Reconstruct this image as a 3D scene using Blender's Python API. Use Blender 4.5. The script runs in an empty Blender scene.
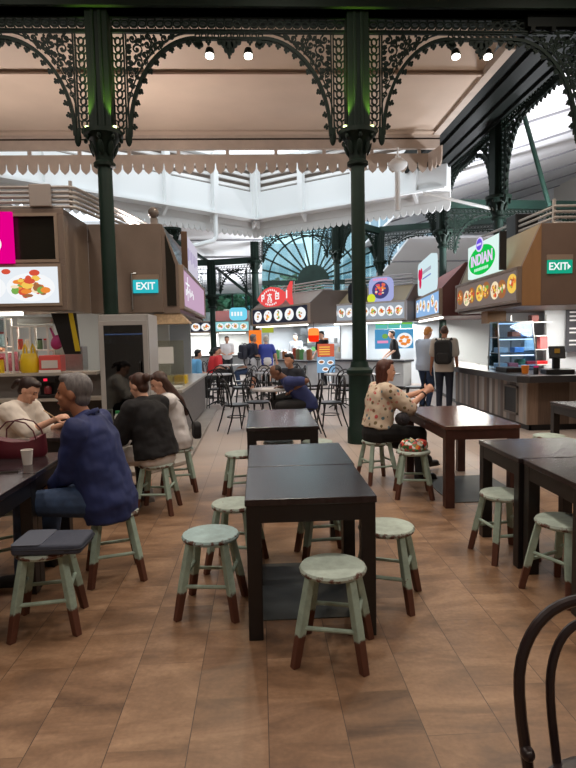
import bpy, bmesh, math, random
from mathutils import Vector, Matrix, Euler
PI = math.pi
SC = bpy.context.scene
COL = SC.collection
rnd = random.Random(7)

# ------------------------------------------------------------------ colour and materials
def lin(c):
    return tuple((v / 12.92 if v <= 0.04045 else ((v + 0.055) / 1.055) ** 2.4) for v in (x / 255.0 for x in c))

MATS = {}
def mat(name, c, rough=0.6, metal=0.0, var=0.0, scale=8.0, emit=0.0, spec=0.5, alpha=1.0, stretch=None, bump=0.0):
    """Principled material in an sRGB 0-255 colour, with an optional noise variation."""
    if name in MATS:
        return MATS[name]
    m = bpy.data.materials.new(name)
    m.use_nodes = True
    nt = m.node_tree
    b = nt.nodes['Principled BSDF']
    l = lin(c)
    b.inputs['Base Color'].default_value = (*l, 1)
    b.inputs['Roughness'].default_value = rough
    b.inputs['Metallic'].default_value = metal
    b.inputs['Specular IOR Level'].default_value = spec
    b.inputs['Alpha'].default_value = alpha
    if emit:
        b.inputs['Emission Color'].default_value = (*l, 1)
        b.inputs['Emission Strength'].default_value = emit
    if var or bump:
        tc = nt.nodes.new('ShaderNodeTexCoord')
        mp = nt.nodes.new('ShaderNodeMapping')
        if stretch:
            mp.inputs['Scale'].default_value = stretch
        n = nt.nodes.new('ShaderNodeTexNoise')
        n.inputs['Scale'].default_value = scale
        n.inputs['Detail'].default_value = 5
        nt.links.new(tc.outputs['Object'], mp.inputs['Vector'])
        nt.links.new(mp.outputs['Vector'], n.inputs['Vector'])
        if var:
            r = nt.nodes.new('ShaderNodeValToRGB')
            r.color_ramp.elements[0].position = 0.3
            r.color_ramp.elements[1].position = 0.7
            r.color_ramp.elements[0].color = (*[v * (1 - var) for v in l], 1)
            r.color_ramp.elements[1].color = (*[min(1, v * (1 + var)) for v in l], 1)
            nt.links.new(n.outputs['Fac'], r.inputs['Fac'])
            nt.links.new(r.outputs['Color'], b.inputs['Base Color'])
        if bump:
            bp = nt.nodes.new('ShaderNodeBump')
            bp.inputs['Strength'].default_value = bump
            bp.inputs['Distance'].default_value = 0.02
            nt.links.new(n.outputs['Fac'], bp.inputs['Height'])
            nt.links.new(bp.outputs['Normal'], b.inputs['Normal'])
    MATS[name] = m
    return m

def glow(name, c, k=1.0):
    """A lit panel: emits its own colour."""
    if name in MATS:
        return MATS[name]
    m = bpy.data.materials.new(name)
    m.use_nodes = True
    nt = m.node_tree
    nt.nodes.clear()
    e = nt.nodes.new('ShaderNodeEmission')
    o = nt.nodes.new('ShaderNodeOutputMaterial')
    e.inputs['Color'].default_value = (*lin(c), 1)
    e.inputs['Strength'].default_value = k
    nt.links.new(e.outputs[0], o.inputs[0])
    MATS[name] = m
    return m

def glass(name, tint=(225, 240, 245), solid=0.2, rough=0.05):
    """Thin pane: mostly clear, with a little reflection."""
    if name in MATS:
        return MATS[name]
    m = bpy.data.materials.new(name)
    m.use_nodes = True
    nt = m.node_tree
    nt.nodes.clear()
    t = nt.nodes.new('ShaderNodeBsdfTransparent')
    t.inputs['Color'].default_value = (*lin(tint), 1)
    g = nt.nodes.new('ShaderNodeBsdfGlossy')
    g.inputs['Roughness'].default_value = rough
    g.inputs['Color'].default_value = (0.8, 0.85, 0.88, 1)
    x = nt.nodes.new('ShaderNodeMixShader')
    x.inputs[0].default_value = solid
    o = nt.nodes.new('ShaderNodeOutputMaterial')
    nt.links.new(t.outputs[0], x.inputs[1])
    nt.links.new(g.outputs[0], x.inputs[2])
    nt.links.new(x.outputs[0], o.inputs[0])
    MATS[name] = m
    return m

# ------------------------------------------------------------------ mesh builder
class MB:
    def __init__(self):
        self.bm = bmesh.new()
        self.mi = 0
    def _f(self, vs):
        try:
            f = self.bm.faces.new(vs)
            f.material_index = self.mi
            return f
        except ValueError:
            return None
    def box(self, c, s, rot=None):
        hx, hy, hz = s[0] / 2, s[1] / 2, s[2] / 2
        P = [Vector((x, y, z)) for x in (-hx, hx) for y in (-hy, hy) for z in (-hz, hz)]
        if rot is not None:
            R = rot if isinstance(rot, Matrix) else Euler(rot).to_matrix()
            P = [R @ p for p in P]
        c = Vector(c)
        v = [self.bm.verts.new(p + c) for p in P]
        for q in ((0, 1, 3, 2), (4, 6, 7, 5), (0, 4, 5, 1), (2, 3, 7, 6), (0, 2, 6, 4), (1, 5, 7, 3)):
            self._f([v[i] for i in q])
        return self
    def bb(self, x0, x1, y0, y1, z0, z1):
        return self.box(((x0 + x1) / 2, (y0 + y1) / 2, (z0 + z1) / 2), (abs(x1 - x0), abs(y1 - y0), abs(z1 - z0)))
    def loft(self, rings, cap=True, closed=True):
        vr = [[self.bm.verts.new(p) for p in r] for r in rings]
        n = len(vr[0])
        for a, b in zip(vr[:-1], vr[1:]):
            for i in range(n if closed else n - 1):
                j = (i + 1) % n
                self._f([a[i], a[j], b[j], b[i]])
        if cap:
            self._f(list(reversed(vr[0])))
            self._f(vr[-1])
        return self
    @staticmethod
    def frame(d):
        d = Vector(d).normalized()
        a = Vector((0, 0, 1)) if abs(d.z) < 0.9 else Vector((1, 0, 0))
        u = d.cross(a).normalized()
        return u, d.cross(u).normalized()
    def cyl(self, p0, p1, r0, r1=None, n=12, cap=True):
        p0, p1 = Vector(p0), Vector(p1)
        r1 = r0 if r1 is None else r1
        u, w = self.frame(p1 - p0)
        ring = lambda p, r: [p + (u * math.cos(2 * PI * i / n) + w * math.sin(2 * PI * i / n)) * r for i in range(n)]
        return self.loft([ring(p0, r0), ring(p1, r1)], cap)
    def tube(self, pts, r, n=8, closed=False):
        pts = [Vector(p) for p in pts]
        m = len(pts)
        rings = []
        prev = None
        for i in range(m):
            if closed:
                t = pts[(i + 1) % m] - pts[i - 1]
            else:
                t = pts[min(i + 1, m - 1)] - pts[max(i - 1, 0)]
            t.normalize()
            if prev is None:
                u, _ = self.frame(t)
            else:
                u = prev - t * prev.dot(t)
                u = u.normalized() if u.length > 1e-6 else self.frame(t)[0]
            prev = u
            w = t.cross(u)
            rr = r[i] if isinstance(r, (list, tuple)) else r
            rings.append([pts[i] + (u * math.cos(2 * PI * k / n) + w * math.sin(2 * PI * k / n)) * rr for k in range(n)])
        if closed:
            rings.append(rings[0])
            return self.loft(rings, cap=False)
        return self.loft(rings)
    def lathe(self, prof, c=(0, 0, 0), n=24):
        c = Vector(c)
        return self.loft([[c + Vector((r * math.cos(2 * PI * i / n), r * math.sin(2 * PI * i / n), z)) for i in range(n)] for r, z in prof])
    def ell(self, c, r, rot=None, n=14, m=8):
        c = Vector(c)
        R = Matrix.Identity(3) if rot is None else (rot if isinstance(rot, Matrix) else Euler(rot).to_matrix())
        rings = []
        for j in range(m + 1):
            a = PI * j / m
            s, z = max(math.sin(a), 0.02), -math.cos(a)
            rings.append([c + R @ Vector((r[0] * s * math.cos(2 * PI * i / n), r[1] * s * math.sin(2 * PI * i / n), r[2] * z)) for i in range(n)])
        return self.loft(rings)
    def prism(self, poly, o, u, w, d):
        """Polygon (2D points) in the plane o + u*a + w*b, pushed out by vector d."""
        o, u, w, d = Vector(o), Vector(u), Vector(w), Vector(d)
        a = [o + u * p[0] + w * p[1] for p in poly]
        return self.loft([a, [p + d for p in a]])
    def disc(self, c, r, u, w, d, n=20, ry=None):
        ry = r if ry is None else ry
        return self.prism([(r * math.cos(2 * PI * i / n), ry * math.sin(2 * PI * i / n)) for i in range(n)], c, u, w, d)
    def ribbon(self, pts, wd, dp, closed=False, o=(0, 0, 0), u=(1, 0, 0), w=(0, 0, 1), nrm=(0, 1, 0)):
        """A flat iron strip following 2D points."""
        o, u, w, nrm = Vector(o), Vector(u), Vector(w), Vector(nrm)
        m = len(pts)
        rings = []
        for i in range(m):
            if closed:
                a, b = pts[i - 1], pts[(i + 1) % m]
            else:
                a, b = pts[max(i - 1, 0)], pts[min(i + 1, m - 1)]
            tx, tz = b[0] - a[0], b[1] - a[1]
            L = math.hypot(tx, tz) or 1
            nx, nz = -tz / L * wd / 2, tx / L * wd / 2
            x, z = pts[i]
            P = lambda X, Z, k: o + u * X + w * Z + nrm * (dp / 2 * k)
            rings.append([P(x + nx, z + nz, -1), P(x - nx, z - nz, -1), P(x - nx, z - nz, 1), P(x + nx, z + nz, 1)])
        if closed:
            rings.append(rings[0])
        return self.loft(rings, cap=not closed)
    def build(self, name, mats, parent=None, loc=None, rz=0.0, smooth=False, bevel=0.0, seg=2, angle=35):
        bmesh.ops.recalc_face_normals(self.bm, faces=self.bm.faces)
        me = bpy.data.meshes.new(name)
        self.bm.to_mesh(me)
        self.bm.free()
        for m in (mats if isinstance(mats, (list, tuple)) else [mats]):
            me.materials.append(m)
        if smooth:
            me.shade_smooth()
            try:
                me.set_sharp_from_angle(angle=math.radians(angle))
            except Exception:
                pass
        o = bpy.data.objects.new(name, me)
        COL.objects.link(o)
        if parent is not None:
            o.parent = parent
        if loc is not None:
            o.location = loc
        o.rotation_euler.z = rz
        if bevel:
            bv = o.modifiers.new('bevel', 'BEVEL')
            bv.width = bevel
            bv.segments = seg
            bv.limit_method = 'ANGLE'
            bv.angle_limit = math.radians(40)
        return o

def tag(o, label, cat, group=None, kind=None):
    o['label'] = label
    o['category'] = cat
    if group:
        o['group'] = group
    if kind:
        o['kind'] = kind
    return o

def struct(o):
    o['kind'] = 'structure'
    return o

def thing(name, label, cat, loc=(0, 0, 0), rz=0.0, group=None):
    o = bpy.data.objects.new(name, None)
    o.empty_display_size = 0.1
    COL.objects.link(o)
    o.location = loc
    o.rotation_euler.z = rz
    return tag(o, label, cat, group)

KIDS = {}
def kids(o):
    return [c for c in bpy.data.objects if c.parent == o]

def copy_tree(o, parent=None):
    c = o.copy()
    COL.objects.link(c)
    if parent is not None:
        c.parent = parent
    for ch in kids(o):
        copy_tree(ch, c)
    return c

def text(name, body, size, m, parent, loc, rot, depth=0.004, sx=1.0, bold=0.0):
    """Lettering as a plain mesh."""
    cu = bpy.data.curves.new(name, 'FONT')
    cu.body = body
    cu.size = size
    cu.align_x = 'CENTER'
    cu.align_y = 'CENTER'
    cu.extrude = depth
    cu.offset = bold
    tmp = bpy.data.objects.new('tmp', cu)
    COL.objects.link(tmp)
    bpy.context.view_layer.update()
    me = bpy.data.meshes.new_from_object(tmp.evaluated_get(bpy.context.evaluated_depsgraph_get()))
    bpy.data.objects.remove(tmp)
    bpy.data.curves.remove(cu)
    me.name = name
    me.materials.clear()
    me.materials.append(m)
    o = bpy.data.objects.new(name, me)
    COL.objects.link(o)
    o.parent = parent
    o.location = loc
    o.rotation_euler = rot
    o.scale.x = sx
    return o

# ------------------------------------------------------------------ the materials of the place
GREEN = mat('painted_iron_green', (21, 42, 35), 0.5, var=0.25, scale=3, spec=0.3)
GREEN2 = mat('dark_cast_iron', (12, 27, 20), 0.6, var=0.2, scale=6, spec=0.2)
WHITE = mat('white_paint', (225, 228, 228), 0.5)
CREAM = mat('cream_ceiling_board', (201, 181, 163), 0.6, var=0.05, scale=1.5)
BOARD = mat('weathered_cream_board', (186, 172, 160), 0.65, var=0.08, scale=5)
TAUPE = mat('taupe_laminate', (124, 108, 97), 0.5, var=0.06, scale=4)
TAUPE2 = mat('light_taupe_frame', (150, 132, 116), 0.45)
OLIVE = mat('olive_tan_panel', (138, 122, 92), 0.5, var=0.05, scale=3)
DARKP = mat('dark_glazed_panel', (30, 29, 24), 0.2)
STEEL = mat('brushed_steel', (170, 172, 172), 0.3, metal=0.9, var=0.08, scale=20)
PALEWALL = mat('pale_kitchen_wall', (205, 212, 216), 0.5)
BLACK = mat('black_plastic', (18, 18, 20), 0.4)
BLACKM = mat('black_steel', (20, 19, 20), 0.35)
LACQ = mat('dark_brown_lacquer', (40, 30, 31), 0.28)
WOODB = mat('light_brown_board', (150, 112, 74), 0.5, var=0.12, scale=6, stretch=(1, 1, 0.2))
GLASS = glass('clear_glass')
TUBE = glow('lit_tube', (255, 252, 240), 3.0)
RED = mat('red_plastic', (190, 30, 34), 0.4)
YELLOW = mat('yellow_plastic', (225, 190, 30), 0.45)
PINKC = mat('pink_card', (222, 110, 110), 0.5)
CLEAR = mat('milky_plastic', (205, 208, 205), 0.4)

def floor_material():
    m = bpy.data.materials.new('stained_floor_tile')
    m.use_nodes = True
    nt = m.node_tree
    N, L = nt.nodes, nt.links
    b = N['Principled BSDF']
    geo = N.new('ShaderNodeNewGeometry')
    # rows of 0.311 x 0.6 m tiles: brick rows run along the hall
    mp = N.new('ShaderNodeMapping')
    mp.inputs['Rotation'].default_value = (0, 0, PI / 2)
    mp.inputs['Location'].default_value = (0.02, 0.0, 0)
    L.new(geo.outputs['Position'], mp.inputs['Vector'])
    br = N.new('ShaderNodeTexBrick')
    br.offset = 0.5
    br.inputs['Scale'].default_value = 1.0
    br.inputs['Brick Width'].default_value = 0.6
    br.inputs['Row Height'].default_value = 0.311
    br.inputs['Mortar Size'].default_value = 0.0022
    br.inputs['Mortar Smooth'].default_value = 0.4
    br.inputs['Bias'].default_value = 0.0
    br.inputs['Color1'].default_value = (0.0, 0.0, 0.0, 1)
    br.inputs['Color2'].default_value = (1.0, 1.0, 1.0, 1)
    br.inputs['Mortar'].default_value = (0.5, 0.5, 0.5, 1)
    L.new(mp.outputs['Vector'], br.inputs['Vector'])
    n1 = N.new('ShaderNodeTexNoise')          # cloudy stain bands across each tile
    mp2 = N.new('ShaderNodeMapping')
    mp2.inputs['Scale'].default_value = (1.3, 3.2, 1)
    L.new(geo.outputs['Position'], mp2.inputs['Vector'])
    addv = N.new('ShaderNodeVectorMath')
    addv.operation = 'ADD'
    scl = N.new('ShaderNodeVectorMath')
    scl.operation = 'SCALE'
    scl.inputs['Scale'].default_value = 7.0
    L.new(br.outputs['Color'], scl.inputs[0])
    L.new(mp2.outputs['Vector'], addv.inputs[0])
    L.new(scl.outputs['Vector'], addv.inputs[1])
    L.new(addv.outputs['Vector'], n1.inputs['Vector'])
    n1.inputs['Scale'].default_value = 1.3
    n1.inputs['Detail'].default_value = 7
    n1.inputs['Roughness'].default_value = 0.62
    n1.inputs['Distortion'].default_value = 0.5
    r = N.new('ShaderNodeValToRGB')
    e = r.color_ramp.elements
    e[0].position, e[0].color = 0.28, (*lin((84, 61, 45)), 1)
    e[1].position, e[1].color = 0.78, (*lin((178, 144, 114)), 1)
    k = e.new(0.5)
    k.color = (*lin((132, 101, 76)), 1)
    L.new(n1.outputs['Fac'], r.inputs['Fac'])
    n3 = N.new('ShaderNodeTexNoise')          # fine grime
    n3.inputs['Scale'].default_value = 45
    n3.inputs['Detail'].default_value = 4
    L.new(geo.outputs['Position'], n3.inputs['Vector'])
    mx3 = N.new('ShaderNodeMixRGB')
    mx3.blend_type = 'OVERLAY'
    mx3.inputs['Fac'].default_value = 0.25
    L.new(r.outputs['Color'], mx3.inputs['Color1'])
    L.new(n3.outputs['Fac'], mx3.inputs['Color2'])
    # brown stained tiles in front, greyer further in; the aisle's pale reflections mixed into colour
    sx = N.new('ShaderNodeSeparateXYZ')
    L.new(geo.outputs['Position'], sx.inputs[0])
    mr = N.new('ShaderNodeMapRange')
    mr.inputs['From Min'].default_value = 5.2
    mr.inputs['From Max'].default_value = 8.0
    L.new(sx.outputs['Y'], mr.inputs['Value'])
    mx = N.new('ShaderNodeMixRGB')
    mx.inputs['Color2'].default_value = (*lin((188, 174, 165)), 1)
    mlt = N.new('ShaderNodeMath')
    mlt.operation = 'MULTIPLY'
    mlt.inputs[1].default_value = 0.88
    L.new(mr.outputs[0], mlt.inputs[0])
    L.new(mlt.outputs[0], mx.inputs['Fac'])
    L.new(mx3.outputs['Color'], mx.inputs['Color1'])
    mg = N.new('ShaderNodeMixRGB')
    mg.inputs['Color2'].default_value = (*lin((52, 38, 32)), 1)
    sep = N.new('ShaderNodeSeparateXYZ')          # long joints crisp, cross joints faint
    L.new(geo.outputs['Position'], sep.inputs[0])
    def math_(op, a, v):
        q = N.new('ShaderNodeMath')
        q.operation = op
        L.new(a, q.inputs[0])
        if isinstance(v, (int, float)):
            q.inputs[1].default_value = v
        else:
            L.new(v, q.inputs[1])
        return q.outputs[0]
    pp = math_('PINGPONG', math_('ADD', sep.outputs['X'], 31.1), 0.1555)
    longj = math_('LESS_THAN', pp, 0.0019)
    L.new(math_('MAXIMUM', math_('MULTIPLY', longj, 0.8), math_('MULTIPLY', br.outputs['Fac'], 0.35)), mg.inputs['Fac'])
    L.new(mx.outputs['Color'], mg.inputs['Color1'])
    L.new(mg.outputs['Color'], b.inputs['Base Color'])
    rr = N.new('ShaderNodeMapRange')
    rr.inputs['To Min'].default_value = 0.32
    rr.inputs['To Max'].default_value = 0.55
    L.new(n1.outputs['Fac'], rr.inputs['Value'])
    L.new(rr.outputs[0], b.inputs['Roughness'])
    return m

def worn_paint(name, paint, seat=False, tip=0.15):
    """Mint paint rubbed down to brown wood, with bare brown leg tips (height of the own object)."""
    m = bpy.data.materials.new(name)
    m.use_nodes = True
    nt = m.node_tree
    N, L = nt.nodes, nt.links
    b = N['Principled BSDF']
    b.inputs['Roughness'].default_value = 0.55
    tc = N.new('ShaderNodeTexCoord')
    s = N.new('ShaderNodeSeparateXYZ')
    L.new(tc.outputs['Object'], s.inputs[0])
    oi = N.new('ShaderNodeObjectInfo')
    av = N.new('ShaderNodeVectorMath')
    av.operation = 'ADD'
    L.new(tc.outputs['Object'], av.inputs[0])
    L.new(oi.outputs['Location'], av.inputs[1])
    n = N.new('ShaderNodeTexNoise')
    n.inputs['Scale'].default_value = 16
    n.inputs['Detail'].default_value = 6
    n.inputs['Roughness'].default_value = 0.65
    L.new(av.outputs[0], n.inputs['Vector'])
    rp = N.new('ShaderNodeValToRGB')
    e = rp.color_ramp.elements
    l = lin(paint)
    e[0].position, e[0].color = 0.3, (*[v * 0.72 for v in l], 1)
    e[1].position, e[1].color = 0.62, (*l, 1)
    L.new(n.outputs['Fac'], rp.inputs['Fac'])
    rw = N.new('ShaderNodeValToRGB')
    w = rw.color_ramp.elements
    w[0].position, w[0].color = 0.66, (0, 0, 0, 1)
    w[1].position, w[1].color = 0.72, (1, 1, 1, 1)
    L.new(n.outputs['Fac'], rw.inputs['Fac'])
    wood = (*lin((92, 54, 40)), 1)
    mx = N.new('ShaderNodeMixRGB')
    mx.inputs['Color2'].default_value = (*lin((118, 84, 68)), 1)
    L.new(rp.outputs['Color'], mx.inputs['Color1'])
    L.new(rw.outputs['Color'], mx.inputs['Fac'])
    last = mx
    if seat:                                   # worn rim
        ln = N.new('ShaderNodeVectorMath')
        ln.operation = 'LENGTH'
        cx = N.new('ShaderNodeCombineXYZ')
        L.new(s.outputs['X'], cx.inputs['X'])
        L.new(s.outputs['Y'], cx.inputs['Y'])
        L.new(cx.outputs[0], ln.inputs[0])
        ad = N.new('ShaderNodeMath')
        ad.operation = 'MULTIPLY_ADD'
        ad.inputs[1].default_value = 0.12
        L.new(n.outputs['Fac'], ad.inputs[0])
        L.new(ln.outputs['Value'], ad.inputs[2])
        cr = N.new('ShaderNodeValToRGB')
        cr.color_ramp.elements[0].position = 0.224
        cr.color_ramp.elements[1].position = 0.232
        L.new(ad.outputs[0], cr.inputs['Fac'])
    else:
        ad = N.new('ShaderNodeMath')
        ad.operation = 'MULTIPLY_ADD'
        ad.inputs[1].default_value = -0.08
        L.new(n.outputs['Fac'], ad.inputs[0])
        L.new(s.outputs['Z'], ad.inputs[2])
        cr = N.new('ShaderNodeValToRGB')
        cr.color_ramp.elements[0].position = tip - 0.045
        cr.color_ramp.elements[1].position = tip - 0.035
        cr.color_ramp.elements[0].color = (1, 1, 1, 1)
        cr.color_ramp.elements[1].color = (0, 0, 0, 1)
        L.new(ad.outputs[0], cr.inputs['Fac'])
    m2 = N.new('ShaderNodeMixRGB')
    m2.inputs['Color2'].default_value = wood
    L.new(last.outputs['Color'], m2.inputs['Color1'])
    L.new(cr.outputs['Color'], m2.inputs['Fac'])
    L.new(m2.outputs['Color'], b.inputs['Base Color'])
    return m

def striped_wood(name, cols, width, axis='X'):
    """Vertical boards in random tones, each with its own grain."""
    m = bpy.data.materials.new(name)
    m.use_nodes = True
    nt = m.node_tree
    N, L = nt.nodes, nt.links
    b = N['Principled BSDF']
    b.inputs['Roughness'].default_value = 0.55
    tc = N.new('ShaderNodeTexCoord')
    s = N.new('ShaderNodeSeparateXYZ')
    L.new(tc.outputs['Object'], s.inputs[0])
    d = N.new('ShaderNodeMath')
    d.operation = 'DIVIDE'
    d.inputs[1].default_value = width
    L.new(s.outputs[axis], d.inputs[0])
    f = N.new('ShaderNodeMath')
    f.operation = 'FLOOR'
    L.new(d.outputs[0], f.inputs[0])
    wn = N.new('ShaderNodeTexWhiteNoise')
    wn.noise_dimensions = '1D'
    L.new(f.outputs[0], wn.inputs['W'])
    r = N.new('ShaderNodeValToRGB')
    r.color_ramp.interpolation = 'CONSTANT'
    e = r.color_ramp.elements
    for i, c in enumerate(cols):
        k = e[0] if i == 0 else (e[1] if i == 1 else e.new(i / len(cols)))
        k.position = i / len(cols)
        k.color = (*lin(c), 1)
    L.new(wn.outputs['Value'], r.inputs['Fac'])
    n = N.new('ShaderNodeTexNoise')
    mp = N.new('ShaderNodeMapping')
    mp.inputs['Scale'].default_value = (30, 30, 2)
    L.new(tc.outputs['Object'], mp.inputs[0])
    L.new(mp.outputs[0], n.inputs['Vector'])
    n.inputs['Scale'].default_value = 1.5
    x = N.new('ShaderNodeMixRGB')
    x.blend_type = 'OVERLAY'
    x.inputs['Fac'].default_value = 0.35
    L.new(r.outputs['Color'], x.inputs['Color1'])
    L.new(n.outputs['Fac'], x.inputs['Color2'])
    L.new(x.outputs['Color'], b.inputs['Base Color'])
    return m

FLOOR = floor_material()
MINT = worn_paint('worn_mint_paint', (168, 190, 176))
MINT_SEAT = worn_paint('worn_mint_seat', (186, 201, 190), seat=True)
TEAL_SEAT = worn_paint('worn_teal_seat', (168, 196, 198), seat=True)
TABLETOP = mat('dark_stained_tabletop', (46, 38, 40), 0.22, var=0.25, scale=6, stretch=(6, 1, 1))
TABLELEG = mat('near_black_wood', (27, 24, 25), 0.4, var=0.2, scale=12)
BROWNTOP = mat('red_brown_tabletop', (92, 62, 54), 0.2, var=0.25, scale=5, stretch=(6, 1, 1))
BROWNLEG = mat('red_brown_wood', (66, 38, 32), 0.4, var=0.25, scale=12)
# ------------------------------------------------------------------ camera, world, exposure
def make_camera():
    psi, pit, r = math.radians(2.75), math.radians(4.6), 0.02
    f = Vector((math.sin(psi) * math.cos(pit), math.cos(psi) * math.cos(pit), -math.sin(pit)))
    r0 = Vector((math.cos(psi), -math.sin(psi), 0))
    u0 = r0.cross(f)
    R = r0 * math.cos(r) - u0 * math.sin(r)
    U = u0 * math.cos(r) + r0 * math.sin(r)
    cd = bpy.data.cameras.new('camera')
    cd.sensor_fit = 'VERTICAL'
    cd.sensor_height = 36.0
    cd.lens = 36.0 * 577 / 768
    cd.clip_start = 0.05
    cd.clip_end = 300
    o = bpy.data.objects.new('camera', cd)
    COL.objects.link(o)
    M = Matrix((R, U, -f)).transposed().to_4x4()
    M.translation = Vector((0, 0, 1.57))
    o.matrix_world = M
    SC.camera = o
make_camera()

SC.view_settings.view_transform = 'Standard'
SC.view_settings.look = 'None'
SC.view_settings.exposure = 0.0
SC.view_settings.gamma = 1.0
SC.view_settings.use_curve_mapping = False

w = bpy.data.worlds.new('overcast_sky')
SC.world = w
w.use_nodes = True
bg = w.node_tree.nodes['Background']
bg.inputs['Color'].default_value = (0.86, 0.94, 1.0, 1)
bg.inputs['Strength'].default_value = 2.15

def lamp(kind, loc, power, c=(255, 255, 255), size=0.5, aim=(0, 0, -1), spot=60, blend=0.5, sy=None):
    ld = bpy.data.lights.new('lamp_light', kind)
    ld.energy = power
    ld.color = lin(c)
    if kind == 'AREA':
        ld.size = size
        if sy:
            ld.shape = 'RECTANGLE'
            ld.size_y = sy
    else:
        ld.shadow_soft_size = size
    if kind == 'SPOT':
        ld.spot_size = math.radians(spot)
        ld.spot_blend = blend
    o = bpy.data.objects.new('lamp_light', ld)
    COL.objects.link(o)
    o.location = loc
    o.rotation_euler = Vector(aim).to_track_quat('-Z', 'Y').to_euler()
    return o

# ------------------------------------------------------------------ shell
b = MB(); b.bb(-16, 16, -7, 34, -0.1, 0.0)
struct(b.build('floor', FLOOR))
PALE = mat('pale_plaster', (214, 206, 196), 0.7)
b = MB(); b.bb(-16, 16, -7, 8.2, 6.95, 7.1)
struct(b.build('ceiling', CREAM))
b = MB(); b.bb(-16, 16, -7.2, -7, 0, 7.1)
struct(b.build('wall_back', PALE))
b = MB(); b.bb(-16.2, -16, -7, 34, 0, 7.1)
struct(b.build('wall_left', PALE))
b = MB(); b.bb(16, 16.2, -7, 34, 0, 9.5)
struct(b.build('wall_right', PALE))
# boarded ceiling between the front beam and the open court, three boards deep with dark joints
b = MB()
b.bb(-16, 3.75, 9.62, 12.0, 5.75, 5.85)
b.prism([(8.64, 6.14), (9.58, 5.75), (9.58, 5.85), (8.64, 6.24)], (-16, 0, 0), (0, 1, 0), (0, 0, 1), (19.75, 0, 0))  # front board tilted up so it shows lit behind the frieze
b.mi = 1
b.bb(-16, 3.75, 9.58, 9.62, 5.77, 5.85)
b.bb(-16, 3.8, 12.0, 12.03, 5.76, 5.85)
b.mi = 0
b.bb(-16, 3.75, 12.03, 12.2, 5.72, 5.85)
b.bb(-16, 3.72, 9.48, 9.56, 5.72, 5.75)
b.bb(-16, 3.75, 8.66, 8.72, 6.2, 7.0)
b.bb(3.75, 16, 8.66, 8.72, 5.9, 7.0)
b.bb(-16, 16, 8.1, 8.72, 6.96, 7.02)
struct(b.build('ceiling_boards', [CREAM, mat('dark_joint', (58, 46, 40), 0.8)]))
b = MB()
b.bb(-16, 3.85, 12.2, 12.3, 5.66, 5.9)
b.mi = 1; b.bb(-16, 3.85, 12.22, 12.3, 5.62, 5.66)
b.mi = 0; b.bb(-16, 3.85, 12.2, 12.3, 5.44, 5.62)
b.bb(3.7, 3.85, 8.62, 12.3, 5.70, 5.85)
struct(b.build('trim_1', [BOARD, mat('dark_joint', (58, 46, 40))]))

def teeth(b, p0, p1, ztop, zbot, w, t, z_slit):
    """A row of pointed boards hung along p0-p1; slits between the points."""
    p0, p1 = Vector(p0), Vector(p1)
    d = (p1 - p0); L = d.length; d.normalize()
    n = max(1, round(L / w)); w = L / n
    nr = Vector((-d.y, d.x, 0)) * t
    h = z_slit - zbot
    for i in range(n):
        c = p0 + d * (w * (i + 0.5)); k = w / 2
        poly = [(-k, ztop), (-k, z_slit), (-k * .90, zbot + h * .86), (-k * .84, zbot + h * .45), (-k * .62, zbot + h * .25), (0, zbot),
                (k * .62, zbot + h * .25), (k * .84, zbot + h * .45), (k * .90, zbot + h * .86), (k, z_slit), (k, ztop)]
        b.prism(poly, c, d, Vector((0, 0, 1)), nr)
b = MB()
teeth(b, (-8.0, 12.28, 0), (3.62, 12.28, 0), 5.36, 4.97, 0.212, 0.03, 5.2)
teeth(b, (3.62, 12.28, 0), (3.74, 11.75, 0), 5.36, 4.97, 0.212, 0.03, 5.2)
for i in range(12):
    b.bb(-7.6 + i, -7.53 + i, 12.26, 12.31, 5.34, 5.46)
struct(b.build('trim_2', BOARD))

# gutter box beside the boarded ceiling
b = MB()
b.bb(3.87, 4.98, 8.3, 16.6, 5.86, 6.3)
for x in (3.95, 4.25, 4.6, 4.9):
    b.bb(x - 0.03, x + 0.03, 8.3, 16.6, 5.8, 5.86)
struct(b.build('gutter_beam', mat('gutter_black_green', (8, 14, 11), 0.6, spec=0.15)))

# white boarded roofs around the court
ROOFW = mat('white_roof_board', (222, 222, 224), 0.6)
ROOFG = mat('grey_roof_joint', (140, 140, 145), 0.6)
def roof(name, P, seams, along):
    """P: four corners; seams: fractions along the first edge where a joint strip runs."""
    b = MB()
    P = [Vector(p) for p in P]
    up = Vector((0, 0, 0.1))
    b.loft([P, [p + up for p in P]])
    b.mi = 1
    for s in seams:
        a = P[0].lerp(P[1], s); c = P[3].lerp(P[2], s)
        e = (P[1] - P[0]).normalized() * 0.04
        dn = Vector((0, 0, -0.05))
        b.loft([[a - e, a + e, a + e + dn, a - e + dn], [c - e, c + e, c + e + dn, c - e + dn]])
    return struct(b.build(name, [ROOFW, ROOFG]))
roof('roof_right', [(5.32, 4.0, 6.1), (5.32, 34, 6.1), (16, 34, 9.3), (16, 4.0, 9.3)], [0.16, 0.225, 0.31, 0.40, 0.52, 0.64, 0.76, 0.88], 0)
b = MB(); b.bb(9.6, 16, 31, 31.2, 4.0, 9.3)
struct(b.build('wall_far_gable', ROOFW))
roof('roof_far_left', [(0.2, 19.3, 5.35), (0.2, 31, 3.95), (-16, 31, 3.95), (-16, 19.3, 5.35)], [0.16, 0.36, 0.6, 0.8], 0)
roof('roof_left', [(-6.6, 12.4, 5.3), (-6.6, 19.3, 5.3), (-16, 19.3, 7.2), (-16, 12.4, 7.2)], [0.3, 0.65], 0)
roof('roof_far_right', [(5.9, 22.5, 5.3), (5.9, 31, 3.95), (16, 31, 3.95), (16, 22.5, 5.3)], [0.35, 0.7], 0)

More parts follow.
